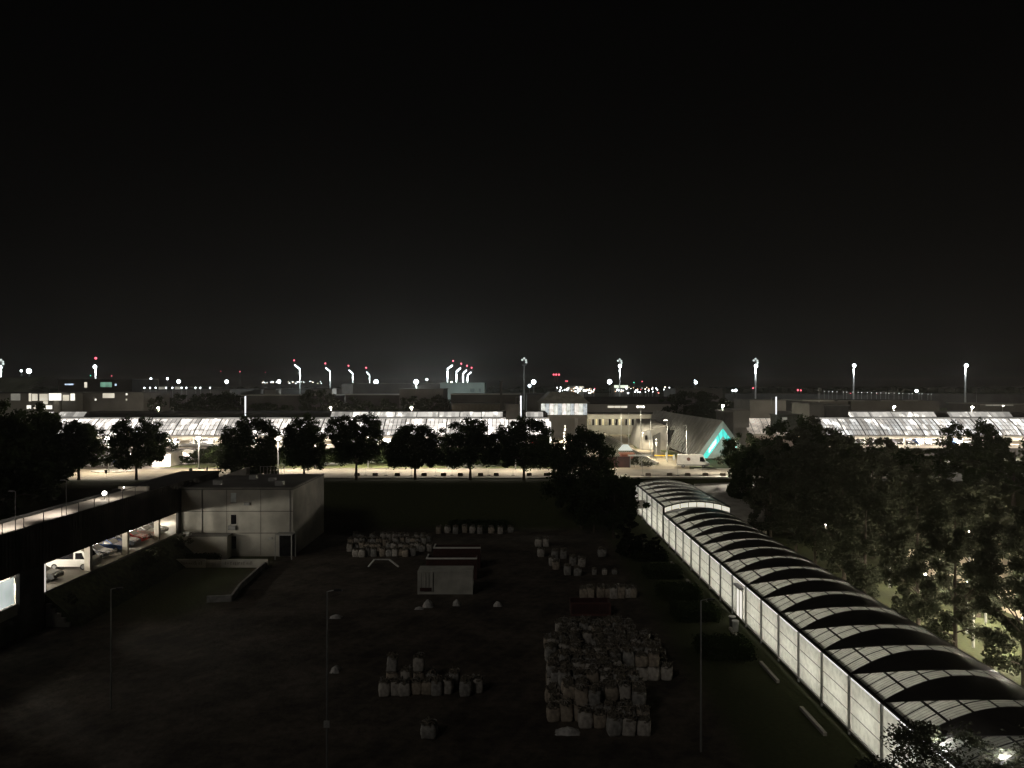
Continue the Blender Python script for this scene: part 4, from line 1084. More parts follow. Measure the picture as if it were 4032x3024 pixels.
for i, px in enumerate((1089, 1440, 1520, 1620, 1715, 1780, 1925, 2020, 2187, 2530, 2668, 2765, 2884)):
    q = G(px, 1872 if px != 1089 else 1866, 6)
    o = thing("marker_post", "thin marker post on a flat foot on the pale road, %s from the left" % ordn(i), "post", (q.x, q.y, 6), "thin marker posts along the road")
    MB().box(q.x - .02, q.y - .02, 6.08, q.x + .02, q.y + .02, 7.6).build("pole", metal_gry, o)
    MB().box(q.x - .3, q.y - .15, 6.012, q.x + .3, q.y + .15, 6.09).build("foot", metal_dk, o)
# boom barrier
bq = G(2624, 1812, 6)
o = thing("boom_barrier", "closed yellow boom barrier left of the white van", "barrier", (bq.x, bq.y, 6))
MB().box(bq.x - 2.7, bq.y - .06, 6.95, bq.x + 1.7, bq.y + .06, 7.16).build("boom", emit("yellow_glow", (1.0, .62, .03), .75), o)  # boom made to glow, the lamplight on it put into its colour
MB().box(bq.x - .18, bq.y - .2, 6, bq.x + .18, bq.y + .1, 7.75).build("post", metal_wht, o)
MB().box(bq.x + 1.5, bq.y - .15, 6, bq.x + 1.9, bq.y + .2, 7.2).build("rest", metal_wht, o)
# bike shelter with plants, red fence, cream pole
bsx0, bsx1, bsy = G(2482, 1842, 6).x, G(2572, 1842, 6).x, GD(1842)
o = thing("bike_shelter", "open mesh bicycle shelter left of the yellow barrier", "shelter", ((bsx0 + bsx1) / 2, bsy, 6))
MB().box(bsx0 - .1, bsy, 8.35, bsx1 + .1, bsy + 3, 8.45).build("roof", galv, o)
for xx in (bsx0, (bsx0 + bsx1) / 2, bsx1):
    for yy in (bsy + .05, bsy + 2.9): MB().box(xx - .04, yy, 6, xx + .04, yy + .08, 8.35).build("post", galv, o)
mm_ = MB()
for i in range(22): xx = bsx0 + (bsx1 - bsx0) * (i + .5) / 22; mm_.box(xx - .01, bsy + 2.8, 6.1, xx + .01, bsy + 2.82, 8.3)
mm_.build("mesh_panel", galv, o)
for i, px in enumerate((2498, 2530, 2556)):
    q = G(px, 1840, 6); tree("shrubby", q.x, bsy + 1.2, 6, ("reddish-dark shrub at the left inside the bicycle shelter", "dark shrub in the middle of the bicycle shelter", "low dark shrub at the right of the bicycle shelter")[i], None, i, .5, .62 if i == 0 else .35, name="shrub", cat="shrub")
rf = thing("red_fence", "dark red board fence behind the big jagged tree", "fence", (15, GD(1842), 6))
a, b_ = G(2190, 1842, 6), G(2480, 1842, 6)
MB().box(a.x, a.y + .2, 6, b_.x, a.y + .28, 8.3).build("boards", mat("red_board", (.035, .012, .01), .7, .3, 1.0), rf)
for i in range(7):
    xx = a.x + (b_.x - a.x) * i / 6; MB().box(xx - .06, a.y + .1, 6, xx + .06, a.y + .195, 8.35).build("post", metal_dk, rf)
a = G(2187, 1840, 6)
o = thing("pole", "slim cream pole at the left end of the dark red fence", "pole", (a.x, a.y, 6)); MB().tube([(a.x, a.y, 6), (a.x, a.y, 9.4)], .13, 8).build("shaft", metal_wht, o); MB().tube([(a.x, a.y, 6), (a.x, a.y, 6.12)], .25, 8).build("base", metal_wht, o)
# plaza sign, island and lamp column
isl = MB(); iq = G(450, 1855, 6)
pts = [(iq.x + 4.4 * math.cos(2 * math.pi * j / 24), iq.y + 3.0 * math.sin(2 * math.pi * j / 24)) for j in range(24)]
isl.poly([(x, y, 6.15) for x, y in pts])
for j in range(24): a, b_ = pts[j], pts[(j + 1) % 24]; isl.quad((a[0], a[1], 6), (b_[0], b_[1], 6), (b_[0], b_[1], 6.15), (a[0], a[1], 6.15))
tag(isl.build("traffic_island", kerb_m), "oval traffic island on the pale plaza", "traffic island", kind="structure")
for i, (px, py, hgt_, kind_) in enumerate(((418, 1880, 1.4, 'shield'), (752, 1893, 2.2, 'disc'), (816, 1885, 2.2, 'plate'), (440, 1850, 2.0, 'disc'))):
    q = G(px, py, 6) if py < 1889 else P(px, py + 8, 137.5)
    zb_ = hgt(q.x, q.y)
    labs = ["small dark shield-shaped sign at the near edge of the plaza", "dark round sign pair on a post below the bright entrance", "thin dark sign post right of the round sign pair", "dark round sign standing on the oval traffic island"]
    o = thing("road_sign", labs[i], "sign", (q.x, q.y, zb_))
    MB().tube([(q.x, q.y, zb_), (q.x, q.y, zb_ + hgt_)], .035, 6).build("pole", metal_gry, o)
    if kind_ == 'disc':
        MB().tube([(q.x, q.y - .06, zb_ + hgt_ - .2), (q.x, q.y - .04, zb_ + hgt_ - .2)], .33, 16).build("plate", metal_dk, o)
        MB().tube([(q.x, q.y - .06, zb_ + hgt_ - .85), (q.x, q.y - .04, zb_ + hgt_ - .85)], .28, 16).build("plate", metal_dk, o)
    elif kind_ == 'shield':
        MB().poly([(q.x - .3, q.y - .05, zb_ + hgt_), (q.x + .3, q.y - .05, zb_ + hgt_), (q.x + .26, q.y - .05, zb_ + hgt_ - .5), (q.x, q.y - .05, zb_ + hgt_ - .8), (q.x - .26, q.y - .05, zb_ + hgt_ - .5)]).build("plate", metal_dk, o)
    else: MB().box(q.x - .14, q.y - .06, zb_ + hgt_ - .8, q.x + .14, q.y - .04, zb_ + hgt_).build("plate", metal_dk, o)
for i, px in enumerate((402, 408, 474, 482, 490, 462)):
    q = G(px, 1836, 6); o = MB().tube([(q.x, q.y, 6), (q.x, q.y, 6.9), (q.x, q.y, 7.0)], [.1, .1, .04], 8).build("bollard", metal_wht, origin=(q.x, q.y, 6)); tag(o, "short white bollard by the traffic island on the plaza, bollard %s" % ordn((0, 1, 3, 4, 5, 2)[i]), "bollard", "bollards by the traffic island")
for i, px in enumerate((404, 424)):
    q = G(px, 1842, 6); tree("shrubby", q.x, q.y, 6.15, "%s clipped bush on the traffic island" % ("left" if i == 0 else "right"), None, i, .45, .35, name="shrub", cat="shrub")

# street lamps: bright heads over the road and plaza
def street_lamp(px, py, D, power, label, r=.28, m=None, col=(1, .88, .70), group=None, zb=6.0, pt=False):
    q = P(px, py, D)
    o = thing("street_lamp", label, "street lamp", (q.x, q.y, zb), group)
    MB().tube([(q.x, q.y + .3, zb), (q.x, q.y + .3, q.z + .1)], [.12, .07], 8).build("pole", galv, o)
    MB().tube([(q.x, q.y + .3, q.z + .1), (q.x, q.y, q.z + .22)], .05, 6).build("arm", galv, o)
    MB().ball((q.x, q.y, q.z), r, 10, 6, .6).build("lamp_head", m or lamp_wht, o)
    if power: light("street_lamp_light", (q.x, q.y - .1, q.z - .45), power * 1.25, col, .2, 'POINT' if pt else 'SPOT', spot=155, blend=.5, target=(q.x, q.y - .1, 0))
    return o
street_lamp(425, 1725, 150, 5200, "dazzling street lamp between the first two trees of the row", .62, emit("lamp_dazzle", (1.0, .90, .78), 30))
street_lamp(780, 1725, 156, 4200, "dazzling street lamp left of the third tree of the row", .50, emit("lamp_dazzle", (1, .9, .78), 30))
street_lamp(1093, 1727, 154, 4200, "dazzling street lamp between the third and fourth trees of the row", .62, emit("lamp_dazzle", (1, .9, .78), 30))
street_lamp(1448, 1724, 158, 5500, "small street lamp right of the fifth tree of the row", .17)
street_lamp(137, 1724, 150, 2500, "small bright street lamp glimpsed through the left tree clump", .24)
street_lamp(1765, 1723, 155, 5500, "small street lamp glimpsed behind the sixth tree of the row", .15)
street_lamp(2030, 1723, 155, 5500, "small street lamp glimpsed inside the last tree's crown", .15)
street_lamp(2310, 1722, 157, 4500, "small street lamp hidden by the big jagged tree, only a glint showing", .12)
street_lamp(1240, 1724, 156, 4000, "added street lamp hidden behind the fourth tree of the row", .12)  # added to brighten the road, out of sight behind the crown
street_lamp(1620, 1724, 156, 4500, "street lamp hidden behind the sixth tree's trunk side", .12)  # likewise added for the road under the middle of the row
for px_, lab_ in ((2352, "added street lamp on the near side of the road inside the big jagged tree"), (2896, "street lamp on the near side of the road inside the dark belt's edge")):  # both added, hidden in foliage, to light the van, road and terrace
    o = street_lamp(px_, 1752 if px_ < 2500 else 1740, 141.5 if px_ < 2500 else 147, 0, lab_, .12); light('street_lamp_light', (o.location.x, 141.6, P(0, 1752, 141.5).z - .3), 6500, (1, .9, .74), .2, 'SPOT', spot=125, blend=.5, target=(o.location.x + 9, 153, 6)) if px_ < 2500 else (light('street_lamp_light', (o.location.x, o.location.y, P(0, 1740, 147).z - .4), 9000, (1, .93, .78), .2, 'SPOT', spot=110, blend=.5, target=(39, 130, 3)), light('street_lamp_light', (o.location.x, o.location.y, P(0, 1740, 147).z - .3), 8500, (1, .9, .74), .2, 'SPOT', spot=130, blend=.5, target=(37, 159, 7)))
# lamp posts near the station roof (slim, lit shafts)
def slim(px, pyt, pyb, D, label, power=0, head=True, m=None):
    q = P(px, pyt, D); o = thing("lamp_post", label, "lamp post", (q.x, q.y, 6.0))
    MB().tube([(q.x, q.y, 6.0), (q.x, q.y, q.z)], [.11, .07], 8).build("pole", galv, o)
    if head: MB().box(q.x - .75, q.y - .08, q.z - .03, q.x + .05, q.y + .08, q.z + .06).build("lamp_head", m or metal_wht, o)
    if power: light("lamp_post_light", (q.x - 1.6, q.y - 1.8, q.z - .3), power * 2.6, (1, .92, .72), .2, 'SPOT', spot=155, blend=.4, target=(q.x - 1.6, q.y - 1.8, 0))
    return o
slim(2562, 1642, 1750, 178, "slim pale lamp post before the dark ridge of the corrugated roof", 450)
slim(2627, 1655, 1760, 170, "slim pale lamp post with a small lit head at mid roof", 700, True, lamp_soft)
slim(2703, 1677, 1800, 166, "slim bright lamp post nearest the cyan-lit gable", 1500)
slim(2446, 1614, 1700, 215, "slim pale lamp post left of the double one, before the yellow facade", 1400)
slim(2476, 1620, 1700, 212, "slim pale lamp post with no head, before the yellow facade", 0, False)
o = slim(2523, 1604, 1720, 205, "tall lamp post with two bright heads before the yellow facade", 1300, False)
q = P(2523, 1602, 205)
for s_ in (-1, 1): MB().ball((q.x + s_ * .8, q.y, q.z), .22).build("lamp_head", lamp_soft, o)
street_lamp(2846, 1598, 205, 2600, "bright lamp shining through yellow-green leaves behind the gable", .34, None, (1, .95, .72), pt=True)
tree("bright", P(2822, 1640, 206).x, 206, 6, "yellow-green tree lit from within by a lamp, behind the cyan-lit gable", None, 1, 2.2, 1.75)
# lamps behind the tree belt, low ones added among its trees to light leaves
for i, (x, y, pw) in enumerate(((52.0, 54, 4500), (53.0, 66, 4200), (53, 78, 4000), (53.5, 90, 3000), (58, 106, 3000), (42.6, 50, 420), (42.8, 57, 520), (42.9, 64.5, 600), (42.6, 72, 620), (43, 80, 600), (43.2, 88, 480), (43, 97, 380), (44, 108, 300), (40.2, 54, 260), (40.6, 61, 260), (40.8, 68, 260), (45.5, 53, 320), (45.8, 60, 320), (46, 67, 320), (46.2, 75, 320), (40.5, 76.5, 220), (48.5, 57, 400), (49, 64, 400), (49, 72, 400), (37.2, 47, 150))):
    o = thing("street_lamp", "lamp post behind the tree belt or added among its trees, lamp %s of them" % ordn(i), "street lamp", (x, y, 0), "lamps behind the tree belt")
    hh = 6.2 if x > 50 else (3.4, 2.2, 4.6)[i % 3]
    MB().tube([(x, y, 0), (x, y, hh)], [.12, .07], 8).build("pole", galv, o); MB().ball((x, y, hh + .1), .14).build("lamp_head", lamp_soft, o)
    light("belt_lamp_light", (x, y, hh - .5), pw * (4.5 if x < 50 and y < 86 else 1.3), (1, .88, .70), .2)
sheet("parking_lane", [(50.5, 40), (80, 40), (80, 122), (50.5, 122)], .012, paving, "lit lane glimpsed behind the tall tree belt", "road")
for i, (x, y, ci) in enumerate(((60, 66, 2), (60.5, 70, 0), (61, 78, 5), (61, 86, 2), (61.5, 90, 0), (62, 62, 3))):
    car(ci, x, y, .02, .1, "car parked on the lit lane behind the tree belt, %s of six" % ordn(i), "cars behind the tree belt")
for i, (x, y) in enumerate(((34.2, 52), (34.4, 68), (34.6, 85), (34.8, 100))):
    o = thing("path_lamp", "low path lamp in the lit grass right of the walkway, %s from the near end" % ordn(i), "lamp", (x, y, 0), "path lamps right of the walkway")
    MB().tube([(x, y, 0), (x, y, 1.2)], .05).build("pole", metal_gry, o); MB().ball((x, y, 1.3), .09).build("lamp_head", lamp_soft, o)
    light("path_lamp_light", (x, y, 1.5), 130, (1, .95, .62), .1)
o = thing("path_lamp", "low path lamp lighting the leaves beside the near end of the walkway", "lamp", (24.2, 36.6, 0))
MB().tube([(24.0, 37.7, 0), (24.0, 37.7, 4.9)], .05).build("pole", metal_gry, o); MB().ball((24.0, 37.7, 5.0), .1).build("lamp_head", lamp_soft, o)
light("path_lamp_light", (24.0, 37.7, 5.3), 80, (1, .95, .90), .1)
light("path_lamp_light", (22.4, 40.6, 4.6), 95, (1, .95, .90), .1)  # added light in the crown without a fixture, to brighten leaves
# ------------------------------------------------------------------ long lit car parks with sloping glass
def car_park(name, label, px0, px1, YF, bays, gl_m, glassH, zdeck, strip, cargroup, carlab, gaps=(), seed=1, dark_ends=False, ncar=None):
    """front plane Y=YF; deck level open with cars; above it glass leaning back; roof behind"""
    X0, X1 = (px0 - 2016) / F * YF, (px1 - 2016) / F * YF
    o = thing(name, label, "car park", ((X0 + X1) / 2, YF, 6))
    W = (X1 - X0) / bays
    zc = 11.0                       # underside of glass
    zt, dY = zc + 3.75, 5.6         # top of the leaning glass
    r = random.Random(seed)
    # lower storey
    MB().box(X0, YF + .5, 6, X1, YF + 34, zdeck - .55).build("lower_wall", dark_conc, o)
    MB().box(X0, YF, zdeck - .55, X1, YF + 34, zdeck).build("deck_slab", int_w, o)
    MB().box(X0, YF - .02, zdeck, X1, YF + .1, zdeck + .22).build("deck_parapet", pale_conc, o)
    MB().box(X0, YF - .1, zc - .45, X1, YF + .35, zc).build("fascia", pale_conc, o)
    MB().box(X0, YF + .36, zc - .3, X1, YF + 34, zc - .05).build("ceiling_slab", int_w, o)
    MB().box(X0, YF + 16, zdeck + .01, X1, YF + 16.2, zc - .31).build("rear_wall", int_w, o)
    # glass bays
    proto = None
    prof = [(0, 0), (1.2, 1.0), (2.6, 1.98), (4.05, 2.9), (5.6, 3.75)]
    def pr(t):
        q = t * 4; i_ = min(3, int(q)); f_ = q - i_; return (prof[i_][0] + (prof[i_ + 1][0] - prof[i_][0]) * f_, prof[i_][1] + (prof[i_ + 1][1] - prof[i_][1]) * f_)
    gm_ = MB()
    for i in range(4): gm_.quad((0, *prof[i]), (W - .16, *prof[i]), (W - .16, *prof[i + 1]), (0, *prof[i + 1]))
    gme = gm_.mesh("glass_bay", gl_m)
    b_ = MB(); n = 5; off = Vector((0, -.05, .07))
    for i in range(n + 1):
        x = (W - .16) * i / n; w = .06
        for k in range(4):
            p0 = Vector((x, *prof[k])) + off; p1 = Vector((x, *prof[k + 1])) + off
            b_.quad(p0 - Vector((w, 0, 0)), p0 + Vector((w, 0, 0)), p1 + Vector((w, 0, 0)), p1 - Vector((w, 0, 0)))
    for t, w in ((0.01, .14), (.30, .12), (.55, .04), (.76, .05), (.99, .16)):
        c = Vector((0, *pr(t))) + off * 1.3; d0 = Vector((0, *pr(min(1, t + .02)))) - Vector((0, *pr(max(0, t - .02)))); e_ = d0.normalized() * w
        b_.quad(c - e_, c - e_ + Vector((W - .16, 0, 0)), c + e_ + Vector((W - .16, 0, 0)), c + e_)
    bme = b_.mesh("glazing_bars", mat("brown_glazing_bars", (.05, .04, .035), .6))
    for i in range(bays):
        g = bpy.data.objects.new("glass_bay", gme); C.objects.link(g); g.parent = o
        g.location = (X0 + W * i + .08 - o.location.x, 0, zc - 6)
        h_ = bpy.data.objects.new("glazing_bars", bme); C.objects.link(h_); h_.parent = g
        hx = X0 + W * i
        rb = MB()
        for k in range(4):
            (ya, za), (yb, zb2) = prof[k], prof[k + 1]
            rb.hexa([(hx - .07, YF + ya - .02, zc + za), (hx + .07, YF + ya - .02, zc + za), (hx + .07, YF + yb, zc + zb2), (hx - .07, YF + yb, zc + zb2), (hx - .07, YF + ya - .14, zc + za + .16), (hx + .07, YF + ya - .14, zc + za + .16), (hx + .07, YF + yb - .12, zc + zb2 + .16), (hx - .07, YF + yb - .12, zc + zb2 + .16)])
        rb.build("roof_rib", mat("brown_rib", (.08, .065, .055), .6), o)
        MB().box(hx - .22, YF + .12, zdeck, hx + .22, YF + .34, zc - .75).build("column", pale_conc, o)
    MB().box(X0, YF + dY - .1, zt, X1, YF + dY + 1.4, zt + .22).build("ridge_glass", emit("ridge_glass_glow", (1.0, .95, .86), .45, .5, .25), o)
    MB().box(X0, YF + dY + 1.4, zc, X1, YF + 13.5, zt + .12).build("roof", roof_dk, o)
    MB().box(X0, YF + dY + .1, zc - .04, X1, YF + dY + 1.39, zt - .01).build("inner_wall", dark_conc, o)
    # upper clerestory strips on the far shell
    for a, bb in strip:
        xa, xb = (a - 2016) / F * (YF + 14), (bb - 2016) / F * (YF + 14)
        nb = max(1, int((xb - xa) / 5))
        for i in range(nb):
            u0, u1 = xa + (xb - xa) * i / nb + .08, xa + (xb - xa) * (i + 1) / nb - .08
            g = MB().quad((u0, YF + 14, zt + .15), (u1, YF + 14, zt + .15), (u1, YF + 15.6, zt + 1.35), (u0, YF + 15.6, zt + 1.35))
            g.build("clerestory_pane", MATS["strip_glass"], o, origin=None)
    MB().box(X0, YF + 15.7, zc, X1, YF + 34, zt + 1.0).build("rear_roof", roof_dk, o)
    # lights inside the open deck
    for i in range(bays):
        xx = X0 + W * (i + .5)
        MB().box(xx - 1.2, YF + 3.0, zc - .46, xx + 1.2, YF + 3.15, zc - .36).build("tube_lamp", emit("deck_tube", (1, .93, .86), 30), o)
        if i % 2 == 0: light("deck_light", (xx + W / 2, YF + 1.6, zc - .9), 13000, (1, .90, .76), .5)
    for i in range(int((X1 - X0) / 11)):  # lamps added along the foot to brighten the outer walls
        xx = X0 + 5.5 + 11 * i; f_ = thing("wall_lamp", "small added lamp at the foot of the %s, %s from the left" % (name.replace("_", " "), ordn(i)), "lamp", (xx, YF - 4.5, 6.0), "added lamps at the foot of the " + name.replace("_", " "))
        MB().tube([(xx, YF - 4.5, 6.0), (xx, YF - 4.5, 7.0)], .05).build("pole", galv, f_); MB().box(xx - .15, YF - 4.6, 7.0, xx + .15, YF - 4.3, 7.12).build("lamp_head", metal_gry, f_)
        light("added_wall_light", (xx, YF - 4.3, 7.25), 1500, (1, .88, .76), .15)
    # cars
    nc = ncar or int((X1 - X0) / 2.7)
    for i in range(nc):
        if r.random() < .14: continue
        x = X0 + 1.6 + (X1 - X0 - 3) * i / max(1, nc - 1)
        car(r.choice((0, 0, 0, 1, 2, 2, 5, 5, 3) if r.random() > .06 else (4,)), x + r.uniform(-.2, .2), YF + 3.1 + r.uniform(-.3, .3), zdeck + .01, math.pi / 2 * -1 + r.uniform(-.03, .03), carlab % ordn(i), cargroup)
    return o
glazing("left_glass", (1.0, .93, .85), .66, .5, (.97, 1.35), hot=2.2, hotp=.34)
glazing("right_glass", (1.0, .92, .82), .36, .62, (.97, 1.25), hot=2.0, hotp=.30, tint2=(.86, .86, .84))
glazing("strip_glass", (1.0, .95, .86), .34, .6, (.97, 2.0), hot=2.2, hotp=.26)
car_park("long_car_park", "long bright car park with leaning glass roof and cars, behind the row of trees", 96, 2168, 183, 25, MATS["left_glass"], 3.75, 8.6,
         ((170, 200), (222, 330), (1300, 1980), (2070, 2140)), "cars on the deck of the long car park behind the row", "car on the deck of the long lit car park, %s bay from the left", seed=3)
car_park("lit_car_park", "bright car park with leaning glass roof at the right, above the dark tree belt", 3255, 4260, 183, 13, MATS["right_glass"], 3.75, 8.6,
         ((3345, 3690), (3740, 3990)), "cars on the deck of the right car park", "car on the right-hand car park's deck, %s bay from the left", seed=8)
# rounded glass corner of the long car park
X1_ = (2168 - 2016) / F * 183
o = thing("corner_glazing", "tall lit glass end wall at the right corner of the long car park", "glass wall", (X1_, 183, 6))
MB().box(X1_ + .02, 182.9, 6.2, X1_ + .12, 188, 14.2).build("glass", emit("corner_glass", (1, .96, .9), 1.1, .4), o)
fr = MB()
for i in range(6): fr.box(X1_ + .121, 182.85 + i * 1.0, 6.2, X1_ + .2, 182.93 + i, 14.3)
for i in range(5): fr.box(X1_ + .121, 182.94, 7.6 + i * 1.6, X1_ + .19, 187.8, 7.68 + i * 1.6)
fr.build("glazing_bars", MATS["brown_glazing_bars"], o)
# stair towers and slabs on the car park roofs
def slab(name, label, cat, px0, px1, pyt, D, dep, m, zb=6.0, roofm=None, wins=(), pyb=None, group=None, ridge=None):
    x0, x1 = (px0 - 2016) / F * D, (px1 - 2016) / F * D; zt = P(0, pyt, D).z
    if pyb is not None: zb = P(0, pyb, D).z
    o = thing(name, label, cat, ((x0 + x1) / 2, D, zb), group)
    MB().box(x0, D, zb, x1, D + dep, zt - .3).build("wall", m, o)
    MB().box(x0 - .25, D - .25, zt - .3, x1 + .25, D + dep + .25, zt).build("roof", roofm or roof_md, o)
    if ridge:
        zr = P(0, ridge, D + dep * .6).z; MB().hexa([(x0, D, zt + .002), (x1, D, zt + .002), (x1, D + dep, zt + .002), (x0, D + dep, zt + .002), (x0 + 2, D + dep * .55, zr), (x1 - 2, D + dep * .55, zr), (x1 - 2, D + dep * .75, zr), (x0 + 2, D + dep * .75, zr)]).build("pitched_roof", roofm or roof_md, o)
    for w in wins:
        a, b2, c, d_ = w[:4]; mm = w[4] if len(w) > 4 else MATS["win_warm"]
        xa, xb = (a - 2016) / F * D, (b2 - 2016) / F * D; za, zb_ = P(0, d_, D).z, P(0, c, D).z
        win = MB().box(xa, D - .06, za, xb, D - .02, zb_).build("window", mm, o)
        nf = max(1, int((xb - xa) / 2.2)); f_ = MB()
        for i in range(nf + 1):
            xx = xa + (xb - xa) * i / nf; f_.box(xx - .06, D - .12, za, xx + .06, D - .061, zb_)
        f_.box(xa, D - .13, za - .12, xb, D - .061, za)
        f_.build("window_frame", metal_gry, win)
    return o
emit("win_warm", (1.0, .92, .74), .75, .4, .12)
emit("win_bright", (1.0, .96, .84), 1.25, .35, .2)
emit("win_dim", (.95, .92, .78), .16, .5, .15)
emit("win_green", (.30, .62, .45), .45, .5, .3)
emit("win_cool", (.62, .78, 1.0), 1.1, .5, .3)
emit("win_yellow", (1.0, .90, .55), .42, .4, .1)
wall_g = mat("facade_grey", (.21, .20, .18), .9, .25, .15)
wall_l = mat("facade_light", (.42, .40, .35), .9, .2, .12)
wall_d = mat("facade_dark", (.085, .08, .07), .9, .3, .12)
mint = mat("facade_mint", (.38, .46, .42), .85, .15, .1)
slab("stair_tower", "dark stair tower on the long car park beside the slim lit column", "tower", 1992, 2046, 1590, 182.5, 10, dark_conc, roofm=roof_dk, pyb=1652)
slab("stair_tower", "pale grey stair block left of the right car park, behind the cyan-lit gable", "tower", 2888, 2950, 1612, 190, 8, wall_g)
slab("stair_tower", "dark narrow stair block next to the pale grey one behind the cyan-lit gable", "tower", 2853, 2886, 1618, 190, 8, dark_conc)
slab("stair_tower", "pale end of the twin stair tower on the right car park", "tower", 3187, 3250, 1588, 192, 12, wall_g)
slab("stair_tower", "dark end of the twin stair tower on the right car park", "tower", 3252, 3341, 1594, 191, 12, dark_conc)
# middle piece of the right car park
emit("mid_glass", (1.0, .88, .74), .62, .6, .35)
o = thing("glass_hall", "lit glazed hall with sloping roof between the grey stair block and the right car park", "hall", (P(3080, 0, 188).x, 188, 6))
for i in range(10):
    a, b2 = 2948 + 23.6 * i, 2948 + 23.6 * (i + 1) - 1.5
    xa, xb = (a - 2016) / F * 188, (b2 - 2016) / F * 188
    MB().quad((xa, 188, 11.2), (xb, 188, 11.2), (xb, 193.2, 14.7), (xa, 193.2, 14.7)).build("glass_bay", MATS["mid_glass"], o)
MB().box(P(2948, 0, 188).x, 188, 6, P(3184, 0, 188).x, 193, 10.6).build("wall", mat("warm_concrete", (.40, .33, .27), .9, .2, .3), o)
MB().box(P(2948, 0, 188).x, 187.9, 10.6, P(3184, 0, 188).x, 188.2, 11.18).build("fascia", pale_conc, o)
hb_ = MB()
for i in range(48):
    xx = P(2948, 0, 188).x + 14.6 * i / 47; hb_.quad((xx - .04, 187.98, 11.3), (xx + .04, 187.98, 11.3), (xx + .04, 193.1, 14.82), (xx - .04, 193.1, 14.82))
hb_.build("glazing_bars", MATS["brown_glazing_bars"], o)
slab("kiosk", "dim green-grey pavilion in front of the lit glazed hall", "kiosk", 3062, 3160, 1632, 178, 5, mat("dim_green_wall", (.16, .165, .14), .85), pyb=1700, wins=((3078, 3100, 1643, 1657, MATS["win_dim"]),))

# ------------------------------------------------------------------ bright entrances at the left of the long car park
for i, (a, b2, t, bt, D) in enumerate(((598, 672, 1786, 1838, 161), (686, 756, 1786, 1818, 170))):
    xa, xb = (a - 2016) / F * D, (b2 - 2016) / F * D; zt, zb = P(0, t, D).z, max(6.02, P(0, bt, D).z)
    o = thing("entrance_pavilion", ("dazzling lit entrance pavilion at the left foot of the long car park", "second dazzling entrance pavilion right behind the first")[i], "entrance", ((xa + xb) / 2, D, zb))
    MB().box(xa, D, zb, xb, D + .1, zt).build("glass_front", emit("entrance_glass", (1, .90, .82), 2.6, .25, .6), o)
    MB().box(xa - .3, D - 1.2, zt, xb + .3, D + 6, zt + .35).build("roof", pale_conc, o)
    MB().box(xa, D + .11, zb - (.0 if i == 0 else 0), xb, D + 6, zt - .01).build("room", int_w, o)
    fr = MB()
    for j in range(5): xx = xa + (xb - xa) * j / 4; fr.box(xx - .06, D - .08, zb, xx + .06, D - .002, zt)
    fr.build("door_frame", galv, o)
    light("entrance_light", ((xa + xb) / 2, D - 1.5, zb + 1.9), 900, (1, .86, .78), .4)
cn = thing("entrance_canopy", "long pale canopy slab over the entrances of the long car park", "canopy", (P(720, 0, 168).x, 168, 6))
MB().box(P(560, 0, 168).x, 168, 9.35, P(880, 0, 168).x, 176, 9.7).build("slab", pale_conc, cn)
for px in (575, 680, 765, 870): MB().box(P(px, 0, 168.5).x - .12, 168.4, 6, P(px, 0, 168.5).x + .12, 168.64, 9.35).build("post", galv, cn)
# delivery vehicles and small kiosks on the plaza's far side
slab("kiosk", "small orange-lit kiosk on the far side of the plaza", "kiosk", 505, 525, 1817, 165, 2, mat("orange_board", (.5, .26, .15), .8))
slab("ticket_booth", "tall white ticket board behind the traffic island", "booth", 418, 442, 1795, 172, 1, metal_wht)
for i, (px, ci) in enumerate(((268, 5), (295, 1), (360, 0), (395, 5), (555, 1), (490, 3))):
    q = G(px, 1832, 6); car(ci, q.x, q.y, 6.02, R.choice((0, math.pi)) + .1, "car on the far side of the plaza behind the first two trees, car %s" % ordn(i), "cars beyond the plaza")
for i, px in enumerate((255, 282, 320, 352, 371)):
    street_lamp(px, 1800 + (i % 2) * 8, 176, 220 if i % 2 else 0, "tiny white lamp on the far side of the plaza, %s from the left" % ordn(i), .2, lamp_soft, group="tiny lamps beyond the plaza")
# light column stelae
for i, (px, t, bt, D, lab) in enumerate(((966, 1560, 1662, 178, "slim white lit column above the third tree of the row"), (2051, 1558, 1650, 176, "slim white lit column above the last tree of the row"), (3056, 1562, 1632, 177, "slim white lit column before the glazed hall at the right"))):
    q = P(px, t, D); z1 = P(px, bt, D).z
    o = thing("light_column", lab, "light column", (q.x, D, 6))
    MB().tube([(q.x, D, 6), (q.x, D, z1)], .12, 8).build("pole", metal_gry, o)
    MB().tube([(q.x, D, z1 + .001), (q.x, D, q.z)], [.14, .17], 10).build("lit_shaft", emit("column_glow", (.95, .97, 1.0), 1.25), o)
    MB().box(q.x - 1.15, D - .04, q.z - .35, q.x - .2, D + .04, q.z - .27).build("bracket", galv, o)
    MB().box(q.x - 1.15, D - .04, q.z - 2.0, q.x - 1.09, D + .04, q.z - .36).build("side_rod", galv, o)

